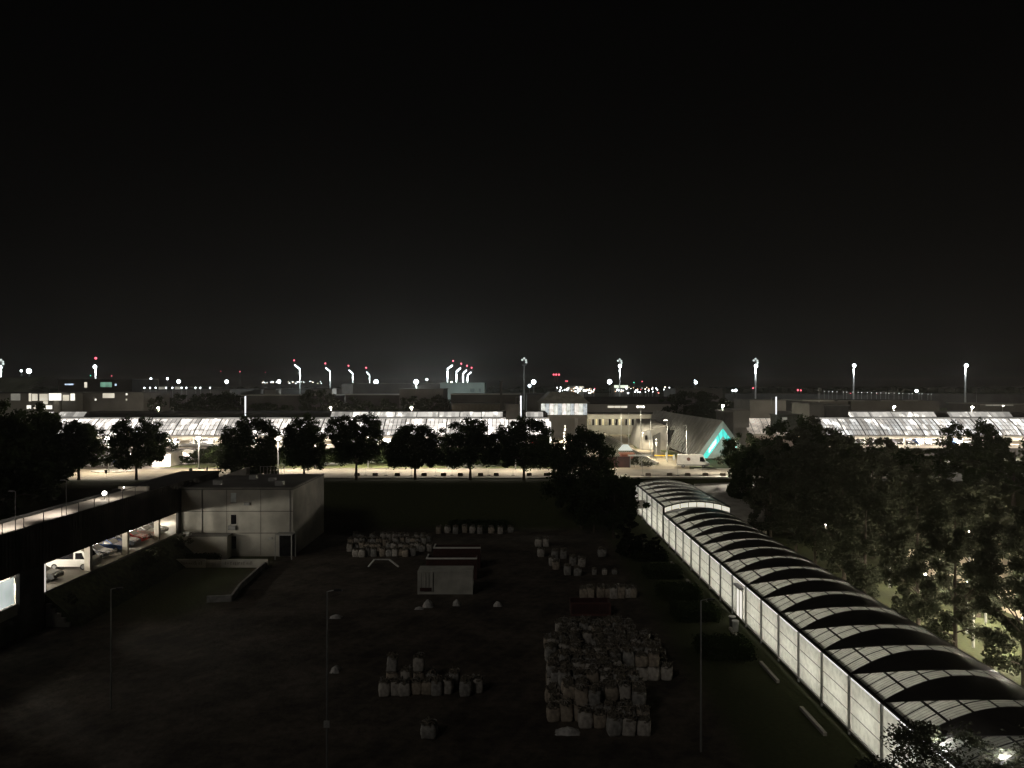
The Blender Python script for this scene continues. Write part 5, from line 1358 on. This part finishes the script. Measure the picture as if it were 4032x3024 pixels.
# ------------------------------------------------------------------ corrugated station roof with the cyan gable
st_ = thing("station_roof", "big folded grey corrugated roof with a cyan-lit glazed gable, behind the white van", "station", (45, 195, 6))
NP = Vector((47.9, 175, 15.0)); FR = Vector((43.2, 232, 15.4)); NE = Vector((42.6, 178.5, 6.2)); FE = Vector((40.3, 209, 6.2)); RN = Vector((54.5, 176, 6.4)); RF = Vector((51.0, 232, 6.4))
ffar = Vector((38.2, 232, 7.5))
corr = mat("corrugated_metal", (.34, .335, .30), .55, .2, .4, metal=.2)
mb = MB()
def lerp(a, b, t): return a + (b - a) * t
NS = 60
for i in range(NS):
    t0, t1 = i / NS, (i + 1) / NS; dz = .10 if i % 2 else -.02
    e0 = lerp(NE, ffar, t0); e1 = lerp(NE, ffar, t1); r0, r1 = lerp(NP, FR, t0), lerp(NP, FR, t1)
    nv = (r0 - e0).cross(e1 - e0).normalized(); nv = nv if nv.x < 0 else -nv
    mb.quad(e0 + nv * dz, e1 + nv * dz, r1 + nv * dz, r0 + nv * dz)
    dz2 = -.02 if i % 2 else .10
    mb.quad(e1 + nv * dz, e1 + nv * dz2, r1 + nv * dz2, r1 + nv * dz)
mb.build("roof_slope", corr, st_)
mb = MB().quad(NP, FR, RF, RN); mb.build("roof_slope", corr, st_)
# near gable: broad rim, glazed chevron, lower wall
def gp(u, v): # v height 0..1 along the gable; u -1 left slope, +1 right slope, position on the edge
    e_ = NE if u < 0 else RN
    return lerp(e_, NP, v)
C0 = Vector((48.3, 175.6, 6.2))
def inset(p, t): return p + (C0 - p) * t
rim = MB(); gl = MB(); lo = MB(); gb = MB()
o_ = Vector((0, -.15, 0))
for u in (-1, 1):
    for a, b2 in ((0.0, 1.0),):
        pa, pb = gp(u, a), gp(u, b2)
        rim.quad(pa + o_, pb + o_, inset(pb, .20) + o_, inset(pa, .20) + o_)
        gl.quad(inset(pa, .20) + o_ * .6, inset(pb, .20) + o_ * .6, inset(pb, .40) + o_ * .6, inset(pa, .42) + o_ * .6)
        lo.poly([inset(pa, .42) + o_ * .4, inset(pb, .40) + o_ * .4, C0 + o_ * .4])
    for i in range(0, 6):
        v = i / 5.0; p = gp(u, v)
        a_, b_ = inset(p, .20) + o_ * .8, inset(p, .41) + o_ * .8; w = Vector((.05, 0, 0))
        gb.quad(a_ - w, a_ + w, b_ + w, b_ - w)
rim.build("gable_rim", mat("gable_concrete", (.40, .39, .35), .85, .15, .4), st_)
cy = gl.build("gable_glazing", emit("cyan_glass", (.10, .80, .72), .85, .35, .35), st_)
gb.build("glazing_bars", mat("teal_bars", (.05, .2, .2), .6), cy)
lo.build("gable_wall", concrete, st_)
MB().poly([NE, RN, NP, ]).build("gable_back", dark_conc, st_)
wq = lerp(gp(-1, .42), NP, .0)
for v in (.28, .42, .55):
    p = inset(gp(-1, v), .31) + Vector((0, -.10, 0)); p2 = inset(gp(-1, v + .12), .31) + Vector((0, -.10, 0))
    MB().quad(p + Vector((-.1, 0, -.5)), p2 + Vector((-.1, 0, -.5)), p2 + Vector((-.1, 0, .5)), p + Vector((-.1, 0, .5))).build("interior_lamp", emit("white_hot_glass", (.9, 1, 1), 1.6, .3), st_)
light("gable_light", (46.0, 172.5, 9.5), 420, (.45, 1.0, .95), .5)
# concrete entrance block at its far left
blk = MB().hexa([(33.6, 203, 6), (41.0, 201, 6), (41.5, 228, 6), (35.0, 230, 6), (34.4, 204, 10.6), (40.6, 203, 12.2), (41.0, 228, 13), (37.0, 230, 13)])
blk.build("entrance_block", pale_conc, st_)
MB().quad((36.2, 202.2, 6.1), (37.4, 201.8, 6.1), (36.6, 202.9, 11.0), (35.7, 203.2, 11.0)).build("white_fin", metal_wht, st_)
MB().box(35.0, 202.0, 8.6, 35.6, 202.4, 9.8).build("window", glass_dk, st_)
ms = MB().box(40.2, 193, 6, 41.6, 194, 10.2); ms.hexa([(40.2, 193, 10.2), (41.6, 193, 10.2), (41.6, 194, 10.2), (40.2, 194, 10.2), (40.5, 193.1, 10.9), (41.3, 193.1, 10.9), (41.3, 193.9, 10.9), (40.5, 193.9, 10.9)])
q = P(2588, 1762, 182)
o = MB().hexa([(q.x - .8, 182, 6), (q.x + .8, 182, 6), (q.x + .8, 183, 6), (q.x - .8, 183, 6), (q.x - .75, 182, 11.0), (q.x + .75, 182, 11.8), (q.x + .75, 183, 11.8), (q.x - .75, 183, 11.0)]).build("concrete_pylon", wall_g, origin=(q.x, 182, 6)); tag(o, "narrow grey upright concrete pylon before the corrugated roof", "pylon")
gs = MB().poly([(37.2, 160, 6.03), (42.0, 160, 6.03), (43.0, 176, 6.03), (40.4, 205, 6.03), (38.0, 205, 6.03), (38.8, 182, 6.03)]).build("verge", mat("lit_grass", (.10, .12, .035), .95, .5, 2.5, .4)); tag(gs, "lit green verge along the foot of the corrugated roof", "verge", kind="structure")
gs = MB().poly([(33.0, 206, 6.035), (41.0, 206, 6.035), (42.0, 262, 6.035), (39, 262, 6.035)]).build("lawn", mat("lit_grass", (.1, .12, .035), .95)); tag(gs, "patch of lit lawn between the lane and the corrugated roof's far end", "lawn", kind="structure")
# sloping ribbed bank of the rail cutting
cut = thing("ribbed_slope", "pale ribbed concrete slope running away left of the lane", "slope", (29, 200, 6))
mb = MB(); A0, A1, B0, B1 = Vector((27.8, 165.2, 2.65)), Vector((27.8, 299, 2.65)), Vector((31.1, 165.2, 6.06)), Vector((31.1, 299, 6.06))
for i in range(110):
    t0, t1 = i / 110, (i + 1) / 110
    up = Vector((-.09, 0, .09)) if i % 2 else Vector((0, 0, 0.0))
    mb.quad(lerp(A0, A1, t0) + up, lerp(A0, A1, t1) + up, lerp(B0, B1, t1) + up, lerp(B0, B1, t0) + up)
mb.build("ribbed_face", mat("ribbed_concrete", (.25, .25, .19), .85, .25, .3), cut)
MB().box(27.2, 165, 2.6, 27.75, 299, 3.3).build("edge_beam", pale_conc, cut)
MB().box(31.12, 165.0, 6.02, 31.5, 299, 6.5).build("kerb_wall", pale_conc, cut)
sheet("cutting_floor", [(20.5, 165.2), (27.1, 165.2), (27.1, 298), (20.5, 298)], 2.66, paving, "pale floor of the cutting between the two lanes", "road")
# small red-roofed hut at its near end
o = slab("hut", "small hut with a red-brown roof edge behind the red fence", "hut", 2448, 2495, 1785, 176, 3, mat("hut_wall", (.2, .06, .04), .8), roofm=mat("hut_roof", (.35, .14, .08), .7))
q = P(2462, 1775, 179); MB().hexa([(q.x - 1.6, 178, 7.9), (q.x + 1.6, 178, 7.9), (q.x + 1.6, 180, 7.9), (q.x - 1.6, 180, 7.9), (q.x - .5, 178.5, 9.2), (q.x + .6, 178.5, 9.2), (q.x + .6, 179.5, 9.2), (q.x - .5, 179.5, 9.2)]).build("rooflight", emit("hut_rooflight", (.9, 1, .98), .35), o)

# ------------------------------------------------------------------ buildings farther back
slab("terminal_wing", "low dark wing with a few lit windows behind the long car park's left end", "building", 215, 565, 1545, 262, 20, wall_g, wins=((404, 452, 1548, 1567), (373, 381, 1570, 1577, MATS["win_bright"]), (495, 503, 1548, 1556, MATS["win_bright"]), (495, 502, 1570, 1577)))
slab("terminal_wing", "taller block with a green-lit window behind the low wing at the left", "building", 228, 520, 1492, 345, 26, wall_d, roofm=wall_g, wins=((255, 290, 1511, 1516, MATS["win_cool"]), (332, 344, 1505, 1526, MATS["win_warm"]), (395, 441, 1505, 1524, MATS["win_green"]), (452, 460, 1511, 1519, MATS["win_cool"])))
hall = slab("lit_hall", "pale lit hall with tall bright glazing behind the left tree clump", "building", -90, 212, 1545, 255, 22, wall_l, roofm=roof_md, wins=((42, 82, 1550, 1577, MATS["win_dim"]), (113, 125, 1549, 1580, MATS["win_warm"]), (126, 150, 1551, 1578, MATS["win_warm"]), (155, 190, 1551, 1578, MATS["win_warm"]), (192, 243, 1549, 1577, MATS["win_bright"]), (105, 124, 1596, 1610, MATS["win_bright"]), (132, 142, 1597, 1610, MATS["win_warm"]), (170, 207, 1596, 1611, MATS["win_bright"]), (170, 190, 1579, 1592, MATS["win_warm"])))
a, b2 = (-90 - 2016) / F * 268, (212 - 2016) / F * 268
vr = MB(); NS = 14
for i in range(NS):
    t0, t1 = i / NS, (i + 1) / NS; f_ = lambda t: 20.7 + 5.0 * math.sin(math.pi / 2 * t) 
    vr.quad((a + (b2 - a) * .0, 258 + 12 * t0, f_(t0)), (b2 - 4 * t0 * 0, 258 + 12 * t0, f_(t0)), (b2 - 4, 258 + 12 * t1, f_(t1)), (a, 258 + 12 * t1, f_(t1)))
vr.build("vaulted_roof", mat("greenish_roof", (.20, .22, .17), .8, .3, .2), hall)
slab("side_wing", "lit wing with two bright tall windows beside the pale hall", "building", 244, 300, 1546, 258, 15, wall_g, wins=((247, 274, 1555, 1578, MATS["win_warm"]), (277, 296, 1549, 1577, MATS["win_bright"])))
slab("parking_structure", "grey parking structure with a row of lamps on its roof, left of centre", "car park", 560, 905, 1534, 300, 40, wall_g, wins=((625, 655, 1523, 1533, MATS["win_dim"]), (688, 712, 1523, 1533, MATS["win_dim"])))
slab("long_low_building", "long low dark building with a thin lit roof edge, left of centre", "building", 940, 1320, 1555, 290, 25, wall_d, roofm=wall_l)
slab("rooftop_block", "small pale rooftop block, left one behind the slim lit column", "rooftop block", 1042, 1085, 1531, 330, 8, wall_l)
slab("rooftop_block", "wide pale rooftop block, right one behind the fourth tree", "rooftop block", 1218, 1308, 1529, 330, 8, wall_l)
slab("rooftop_block", "small grey rooftop block between the two middle arm masts", "rooftop block", 1346, 1376, 1511, 380, 8, wall_g)
slab("long_low_building", "dark low building with a short lit roof edge behind the fifth tree", "building", 1360, 1582, 1553, 292, 20, wall_d, roofm=wall_l)
slab("grey_building", "trapezoid-looking grey block with round trees before it, right of the fifth tree", "building", 1572, 1745, 1530, 285, 20, wall_g)
slab("upper_grey_building", "long dim grey block under the four-mast cluster", "building", 1378, 1760, 1509, 420, 20, wall_d)
slab("mint_building", "floodlit pale mint-coloured hall below the cluster of four curved masts", "building", 1733, 1908, 1506, 400, 26, mint, roofm=mint, wins=((1852, 1868, 1530, 1543, mat("mint_window", (.2, .27, .25), .5)), (1886, 1893, 1530, 1543, mat("mint_window", (.2, .27, .25), .5))))
slab("dark_hall", "long black-fronted hall with a pale roof edge below the mint-coloured hall", "building", 1775, 2050, 1551, 280, 22, wall_d, roofm=wall_l)
slab("mid_block", "brownish low wing between the black-fronted hall and the long car park", "building", 1780, 1972, 1588, 240, 15, mat("brown_wall", (.15, .13, .10), .9))
slab("bowl_block", "pale rounded block right of the slim lit column, before the glass pavilion", "building", 2075, 2145, 1551, 300, 15, wall_g)
gp_ = thing("glass_pavilion", "lit glass pavilion with a broad flaring roof at the end of the bright lane", "building", (P(2220, 0, 250).x, 250, 6))
xa, xb = P(2130, 0, 250).x, P(2312, 0, 250).x
MB().hexa([(xa - .5, 249, 17.0), (xb + 1, 249, 17.0), (xb + 1, 275, 17.0), (xa - .5, 275, 17.0), (xa + 3.2, 253, 20.6), (xb - 3.2, 253, 20.6), (xb - 3.2, 272, 20.6), (xa + 3.2, 272, 20.6)]).build("roof", mat("pavilion_roof", (.26, .25, .21), .7, .3, .6), gp_)
for i in range(11):
    u0, u1 = xa + (xb - xa) * i / 11 + .06, xa + (xb - xa) * (i + 1) / 11 - .06
    MB().box(u0, 250, 13.3, u1, 250.1, 16.9).build("glass_bay", emit("pavilion_glass_%d" % (i % 3), ((.95, .97, .88), (.88, .95, .97), (1, .94, .86))[i % 3], (.75, .5, .9)[i % 3], .6, 1.1), gp_)
MB().box(xa, 250.12, 6, xb, 270, 16.95).build("core", wall_l, gp_)
MB().box(xa, 249.5, 12.2, xb, 250.11, 13.25).build("balcony", pale_conc, gp_)
MB().box(xb - 4, 249.6, 6, xb - 3, 250.1, 12.2).build("lit_pier", metal_wht, gp_)
yf = slab("yellow_facade", "long two-storey building with a yellow-lit facade of narrow windows, above the lane", "building", 2280, 2600, 1630, 262, 16, mat("yellow_wall", (.36, .35, .30), .85, .15, .2),
          wins=tuple((x, x + 9, 1650, 1674, (glass_dk, MATS["win_yellow"], mat("beige_blind", (.3, .27, .2), .7), glass_dk, MATS["win_yellow"])[i % 5]) for i, x in enumerate(range(2292, 2590, 13))))
yw = MB().box(P(2375, 0, 262).x, 261.6, P(0, 1644, 262).z, P(2600, 0, 262).x, 261.98, P(0, 1640, 262).z); yw.build("ledge", wall_l, yf)
for i, px in enumerate((2310, 2340, 2390, 2430, 2470, 2520)):
    light("facade_light", (P(px, 0, 262).x, 257.5, 12.0), 380, (1, .90, .68), .3)
slab("long_roofed_building", "long building with a dark sloping roof and pale wall, right of the glass pavilion", "building", 2300, 2690, 1588, 300, 24, wall_l, roofm=roof_dk, ridge=1562, wins=((2392, 2470, 1598, 1606, MATS["win_warm"]), (2505, 2535, 1597, 1606, MATS["win_bright"])))
slab("grey_hall", "plain grey hall with two round trees in front, above the corrugated roof", "building", 2660, 2845, 1530, 330, 25, wall_g)
slab("grey_hall", "long low grey hall behind the slim lit column at the right", "building", 2953, 3095, 1574, 250, 18, wall_g)
slab("far_right_roof", "long dark roof with broken pale edge strips at the right", "building", 3160, 3340, 1576, 260, 20, wall_d, roofm=wall_l)
slab("far_right_roof", "long dark roof farther along, above the right car park", "building", 3350, 3700, 1577, 262, 20, wall_d, roofm=wall_d)
slab("far_right_roof", "low roof with small lights at the far right edge", "building", 3860, 4090, 1590, 262, 20, wall_d, roofm=wall_g, wins=((3880, 3990, 1593, 1597, MATS["win_dim"]),))
slab("far_long_building", "very long dim building along the horizon at the right", "building", 2900, 4200, 1552, 560, 30, wall_d, roofm=wall_d)
slab("far_long_building", "very long dim building along the horizon at the left", "building", 560, 1380, 1530, 620, 30, wall_d, roofm=wall_d)
for px0, px1 in ((3300, 3360), (3365, 3400), (3470, 3505), (3570, 3610)):
    slab("roof_edge_strip", "thin pale strip of roof edge above the right car park, %s from the left" % ordn((3300, 3365, 3470, 3570).index(px0)), "roof edge", px0, px1, 1576, 256, 2, wall_l, pyb=1579, group="pale roof edge strips at the right")
slab("control_block", "low far terminal with a band of greenish lit windows right of centre", "building", 2415, 2475, 1515, 900, 20, wall_g, wins=((2418, 2473, 1517, 1527, emit("far_win", (.85, .95, .75), 1.3, .5, .05)),))
slab("far_terminal", "pale far terminal roof behind the glass pavilion", "building", 2240, 2300, 1519, 900, 20, wall_l, roofm=wall_l, wins=((2280, 2298, 1521, 1528, MATS["win_warm"]),))
# round trees among the far buildings
for i, (px, D, top, s_, lab) in enumerate(((715, 292, 1548, 1.5, "left of three dark round trees before the parking structure"), (830, 288, 1548, 1.35, "middle of three dark round trees before the parking structure"), (900, 284, 1552, 1.5, "right of three dark round trees before the parking structure"), (1245, 280, 1540, 1.2, "dark round tree before the wide pale rooftop block"), (1345, 275, 1562, 1.4, "dark wide tree before the low building behind the fifth tree"),
                                              (1640, 275, 1560, 1.15, "dark round tree before the trapezoid-looking grey block"), (1720, 278, 1565, 1.2, "dark tree at the right end of the trapezoid-looking grey block"), (2725, 300, 1545, 1.75, "left dark round tree before the plain grey hall"), (2800, 296, 1552, 1.5, "right dark round tree before the plain grey hall"), (1060, 270, 1585, 1.3, "dark low tree before the long low building"), (1500, 268, 1580, 1.3, "dark low tree above the fifth tree of the row"), (580, 270, 1560, 1.2, "dark low tree left of the three round ones"))):
    x = (px - 2016) / F * D; zt = P(0, top, D).z
    tree("round", x, D, 6, lab, None, i, s_, (zt - 6) / 11.0)
street_lamp(623, 1606, 240, 3200, "small lamp glowing in the dark above the left half of the long car park", .35, pt=True)
street_lamp(1302, 1605, 238, 3200, "small lamp glowing above the fourth tree of the row", .26, pt=True)
street_lamp(1620, 1604, 238, 3200, "small lamp glowing before the trapezoid-looking grey block", .4, pt=True)
street_lamp(3151, 1602, 230, 3200, "small lamp glowing before the twin stair tower", .38, pt=True)
street_lamp(3521, 1602, 230, 3200, "small lamp glowing above the right car park, left one of two", .4, pt=True)
street_lamp(3829, 1603, 230, 3200, "small lamp glowing above the right car park, right one of two", .36, pt=True)
street_lamp(3950, 1598, 260, 0, "tiny lamp glowing at the far right edge above the car park", .3, lamp_soft)

# ------------------------------------------------------------------ apron masts
def arm_mast(px_pole, py_base, py_knee, px_tip, py_tip, D, label, power=0):
    b_ = P(px_pole, py_base, D); kq = P(px_pole, py_knee, D); t = P(px_tip, py_tip, D)
    o = thing("apron_mast", label, "floodlight mast", (b_.x, D, 6.0), "curved apron masts")
    MB().tube([(b_.x, D, 6.0), (b_.x, D, kq.z)], [.55, .40], 8).build("pole", metal_wht, o)
    MB().tube([kq, lerp(kq, t, .35) + Vector((0, 0, .6)), t], [.42, .4, .3], 8).build("arm", metal_wht, o)
    for i in range(4):
        c = lerp(kq, t, (i + .2) / 4) + Vector((0, 0, .2)); MB().ball((c.x, c.y - .5, c.z - .4), .62).build("floodlight", emit("flood_cool", (.86, .95, 1.0), 5.0), o)
    MB().ball((t.x, t.y, t.z + 3.0 * D / 600), .62 * D / 600).build("beacon", lamp_red, o)
    MB().tube([t, (t.x, t.y, t.z + 2.4 * D / 600)], .12).build("beacon_rod", metal_gry, o)
    if power: light("mast_light", (kq.x, D - 3, kq.z - 4), power, (.80, .95, 1.0), 1.0)
o_n = ["tallest and leftmost", "second", "third", "shortest and rightmost"]
for i, (pp, pb, pk, pt, py) in enumerate(((1181, 1503, 1452, 1158, 1434), (1300, 1492, 1462, 1281, 1446), (1389, 1524, 1470, 1372, 1455), (1455, 1508, 1476, 1442, 1463))):
    arm_mast(pp, pb, pk, pt, py, 620 + 90 * i, o_n[i] + " of the four spaced curved masts leaning left", 12000)
for i, (pp, pb, pk, pt, py) in enumerate(((1762, 1512, 1452, 1784, 1436), (1797, 1496, 1462, 1816, 1447), (1823, 1510, 1471, 1839, 1455), (1841, 1510, 1478, 1857, 1463))):
    arm_mast(pp, pb, pk, pt, py, 560 + 80 * i, o_n[i] + " of the four clustered curved masts leaning right", 20000)
def high_mast(px, py_head, py_base, D, label, bright=True, cluster=True, beacon=False, power=0):
    q = P(px, py_head, D); o = thing("high_mast", label, "floodlight mast", (q.x, D, 6.0), "straight high masts")
    MB().tube([(q.x, D, 6.0), (q.x, D, q.z)], [.6, .38], 8).build("pole", metal_wht, o)
    MB().tube([(q.x, D, q.z - .3), (q.x, D, q.z + .4)], 1.5, 12).build("lamp_ring", galv, o)
    if bright: MB().ball((q.x, D - 1, q.z - .2), 1.25).build("floodlight", emit("flood_bright", (.88, .96, 1.0), 9), o)
    if cluster:
        for dx, dz in ((-1.3, 3.6), (1.2, 3.4), (0, 4.6), (1.4, 2.0)): MB().ball((q.x + dx, D, q.z + dz), .75).build("lamp_globe", emit("globe_dim", (.82, .9, .85), .75), o)
        MB().tube([(q.x, D, q.z), (q.x, D, q.z + 4.6)], .2).build("top_rod", metal_gry, o)
    if beacon: MB().ball((q.x, D, q.z + 5.6), .8).build("beacon", lamp_red, o)
    if power: light("mast_light", (q.x, D - 2, q.z - 3), power, (.85, .95, 1.0), 1.0)
high_mast(2064, 1438, 1545, 520, "dim straight high mast with a globe cluster, above the last tree of the row", False)
high_mast(2440, 1440, 1550, 560, "bright straight high mast right of the low bright lamp, near centre", power=12000)
high_mast(2975, 1440, 1555, 520, "bright straight high mast with a globe cluster, above the dark trees at the right", power=10000)
high_mast(3361, 1438, 1555, 540, "bright straight high mast, middle one of the three at the right", cluster=False, power=9000)
high_mast(3801, 1438, 1580, 520, "bright straight high mast, last one at the right", cluster=False, power=9000)
high_mast(4, 1445, 1500, 500, "high mast cut by the left edge of the frame", power=8000)
high_mast(377, 1443, 1487, 520, "high mast with a red beacon on the taller block at the left", cluster=False, beacon=True, power=8000)
slab("control_tower", "dark far tower topped by a row of three red lights, right of centre", "tower", 2184, 2196, 1476, 1400, 6, wall_d)
for i, px in enumerate((2180, 2190, 2201)):
    q = P(px, 1475, 1398); o = thing("beacon_light", "%s red light of the three on the dark far tower" % ("left", "middle", "right")[i], "beacon", (q.x, q.y, q.z - 2), "red tower lights"); MB().ball((q.x, q.y, q.z), 1.6).build("lamp_head", lamp_red, o); MB().tube([(q.x, q.y, q.z - 6), (q.x, q.y, q.z)], .3).build("bracket", metal_dk, o)

def far_lamp(px, py, rpx, m, label, group, D=700, power=0, name="apron_lamp", cat="lamp"):
    if py > 1514: D = min(D, 16.9 * F / (py - 1512) * .96)
    q = P(px, py, D); o = thing(name, label, cat, (q.x, D, 6.0), group)
    MB().tube([(q.x, D, 6.0), (q.x, D, q.z)], .05 + D * .00018, 6).build("pole", galv, o)
    MB().ball((q.x, D - .3, q.z), rpx * D / F, 8, 5).build("lamp_head", m, o)
    if power: light("far_lamp_light", (q.x, D - 2, q.z - 1), power, (.9, .97, 1), .5)
bigl = emit("apron_white", (.86, .96, 1.0), 14)
for px, py, rp, lab in ((115, 1461, 9, "large blue-white lamp high above the pale hall at the left"), (522, 1500, 5, "small white lamp on a short post, first right of the green-lit block"), (704, 1502, 7, "white lamp above the parking structure, left one of its pair"), (893, 1503, 7, "white lamp above the parking structure, right one of its pair"), (1099, 1502, 7, "white lamp left of the tallest spaced curved mast"),
                     (1481, 1504, 9, "large white lamp right of the spaced curved masts"), (1639, 1503, 9, "large white lamp midway between the two groups of curved masts"), (1681, 1494, 4, "small white lamp just left of the clustered curved masts"), (2101, 1504, 9, "large white lamp right of the dim high mast"), (2400, 1503, 9, "large white lamp left of the bright central high mast"), (2739, 1506, 6, "white lamp over the plain grey hall"), (2897, 1537, 5, "white lamp pair's bright half left of the right high mast"),
                     (2884, 1538, 3, "white lamp pair's faint half left of the right high mast"), (595, 1492, 4, "small lamp above the parking structure's left end"), (660, 1491, 4, "small lamp second from the parking structure's left end"), (3608, 1539, 6, "warm white lamp on the far right horizon"), (85, 1460, 4, "faint lamp left of the large blue-white one"), (2735, 1498, 2, "faint upper lamp over the plain grey hall"), (1955, 1533, 0, "")):
    if rp: far_lamp(px, py, rp, bigl, lab, None, 350 if px == 1639 else 480 if py < 1512 else 600, 34000 if px == 1639 else 0)
far_lamp(2085, 1519, 7, emit("sign_white", (.8, .95, 1), 3), "white glowing patch beside the large lamp right of the dim high mast", None, 460)
rr_ = random.Random(11)
# the row of small lamps on the parking structure's roof
for i, px in enumerate((570, 592, 614, 655, 680, 716, 735, 771, 790, 828)): far_lamp(px, 1527, 2.6, emit("apron_small", (.9, .97, 1.0), 9), "small white lamp along the grey parking structure's roof, %s from the left" % ordn(i), "roof lamps of the grey parking structure", 298)
wm = [emit("apron_small", (.9, .97, 1.0), 9), emit("apron_small", (.9, .97, 1.0), 9), lamp_orange, emit("apron_warm", (1.0, .85, .65), 7), emit("apron_small", (.9, .97, 1), 9)]
for i, px in enumerate(sorted(rr_.uniform(1030, 1270) for _ in range(30))): far_lamp(px, 1502 + rr_.uniform(-1, 9), rr_.uniform(.9, 1.7), rr_.choice(wm), "tiny far light among the spaced curved masts, %s from the left" % ordn(i), "tiny lights left of centre", 900)
for i, px in enumerate(sorted(rr_.choice((rr_.uniform(2190, 2345), rr_.uniform(2420, 2655))) for _ in range(105))): far_lamp(px, 1531 + rr_.uniform(-7, 17), rr_.uniform(1.0, 2.8), rr_.choice(wm * 5 + [lamp_red]), "tiny light in the busy apron band right of centre, %s from the left" % ordn(i), "tiny lights right of centre", 900)
for i in range(24): far_lamp(3244 + i * 18.5 + rr_.uniform(-5, 5), 1541 + i * .5 + rr_.uniform(-1, 1), rr_.uniform(.9, 1.5), emit("apron_tiny", (.9, .95, .9), 2.2), "faint dot in the line of lights on the right horizon, %s from the left" % ordn(i), "line of faint lights at the right", 540)
for i, (px, py, rp) in enumerate(sorted(((3141, 1536, 3.5), (3153, 1537, 3), (2965, 1528, 3), (3349, 1550, 2), (3451, 1552, 3), (2528, 1502, 2), (2228, 1500, 2), (2234, 1501, 2), (870, 1462, 1.6), (945, 1463, 2.2), (440, 1480, 2), (1045, 1466, 1.2)))):
    far_lamp(px, py, rp, lamp_red, "small red warning light on the horizon, %s from the left" % ordn(i), "red warning lights", 800, name="warning_light", cat="beacon")
for px, py, w_ in ((2496, 1506, "near the centre"), (357, 1479, "beside the left red beacon"), (3849, 1565, "by the last high mast")): far_lamp(px, py, 1.8, lamp_green, "small green light on the horizon " + w_, "green horizon lights", 700, name="signal_light", cat="signal light")
far_lamp(1778, 1506, 4, lamp_soft, "pinkish lamp at the foot of the clustered curved masts", None, 450)
slab("pylon_dark", "dark slim pillar rising past the pale roof edge left of the slim lit column", "pillar", 1969, 1977, 1500, 230, 2, wall_d)
slim(3225, 1538, 1590, 250, "slim unlit lamp post above the twin stair tower")
slim(3845, 1540, 1580, 400, "slim unlit lamp post right of the last high mast")
# distant tree line, a mass too far to count
tl = MB(); rr_ = random.Random(9); D = 1500
for i in range(420):
    x = -1400 + i * 6.7; w = rr_.uniform(8, 14); h_ = rr_.uniform(5, 10)
    tl.ball((x, D + rr_.uniform(-20, 20), 6 + h_ * .3), w, 7, 4, h_ / w)
tag(tl.build("far_woodland", leaf_a), "dark far-off belt of woodland along the horizon", "woodland", kind="stuff")

# long bright lane lighting between car park and cutting
for i, (x, y, pw) in enumerate(((12, 176, 2600), (13.5, 200, 3600), (16, 232, 5200), (33, 176, 1700), (34, 200, 1500))):
    o = thing("lane_lamp", "lamp on a thin post beside the bright lanes, %s of five" % ordn(i), "lamp", (x, y, 6.0), "lamps beside the bright lanes")
    MB().tube([(x, y, 6), (x, y, 10.5)], .05).build("pole", galv, o); MB().ball((x, y, 10.6), .12).build("lamp_head", lamp_soft, o)
    light("lane_lamp_light", (x, y - .4, 10.0), pw * 1.2, (1, .86, .62), .25, "SPOT", spot=150, blend=.5, target=(x, y - .4, 0))
# road lamps' cool fill from the floodlit apron is left to the masts themselves

# night air: a thin even haze round the whole scene
hz = bpy.data.materials.new("haze_air"); hz.use_nodes = True; hz.node_tree.nodes.clear()
ho = hz.node_tree.nodes.new("ShaderNodeOutputMaterial"); hv = hz.node_tree.nodes.new("ShaderNodeVolumePrincipled")
hv.inputs["Color"].default_value = (0.88, 0.84, 0.78, 1); hv.inputs["Density"].default_value = 0.00013; hv.inputs["Anisotropy"].default_value = 0.6
hz.node_tree.links.new(hv.outputs[0], ho.inputs["Volume"])
tag(MB().box(-4100, -80, -1.0, 4100, 8100, 75).build("haze", hz), "thin pale haze hanging in the night air over the whole place", "haze", kind="stuff")
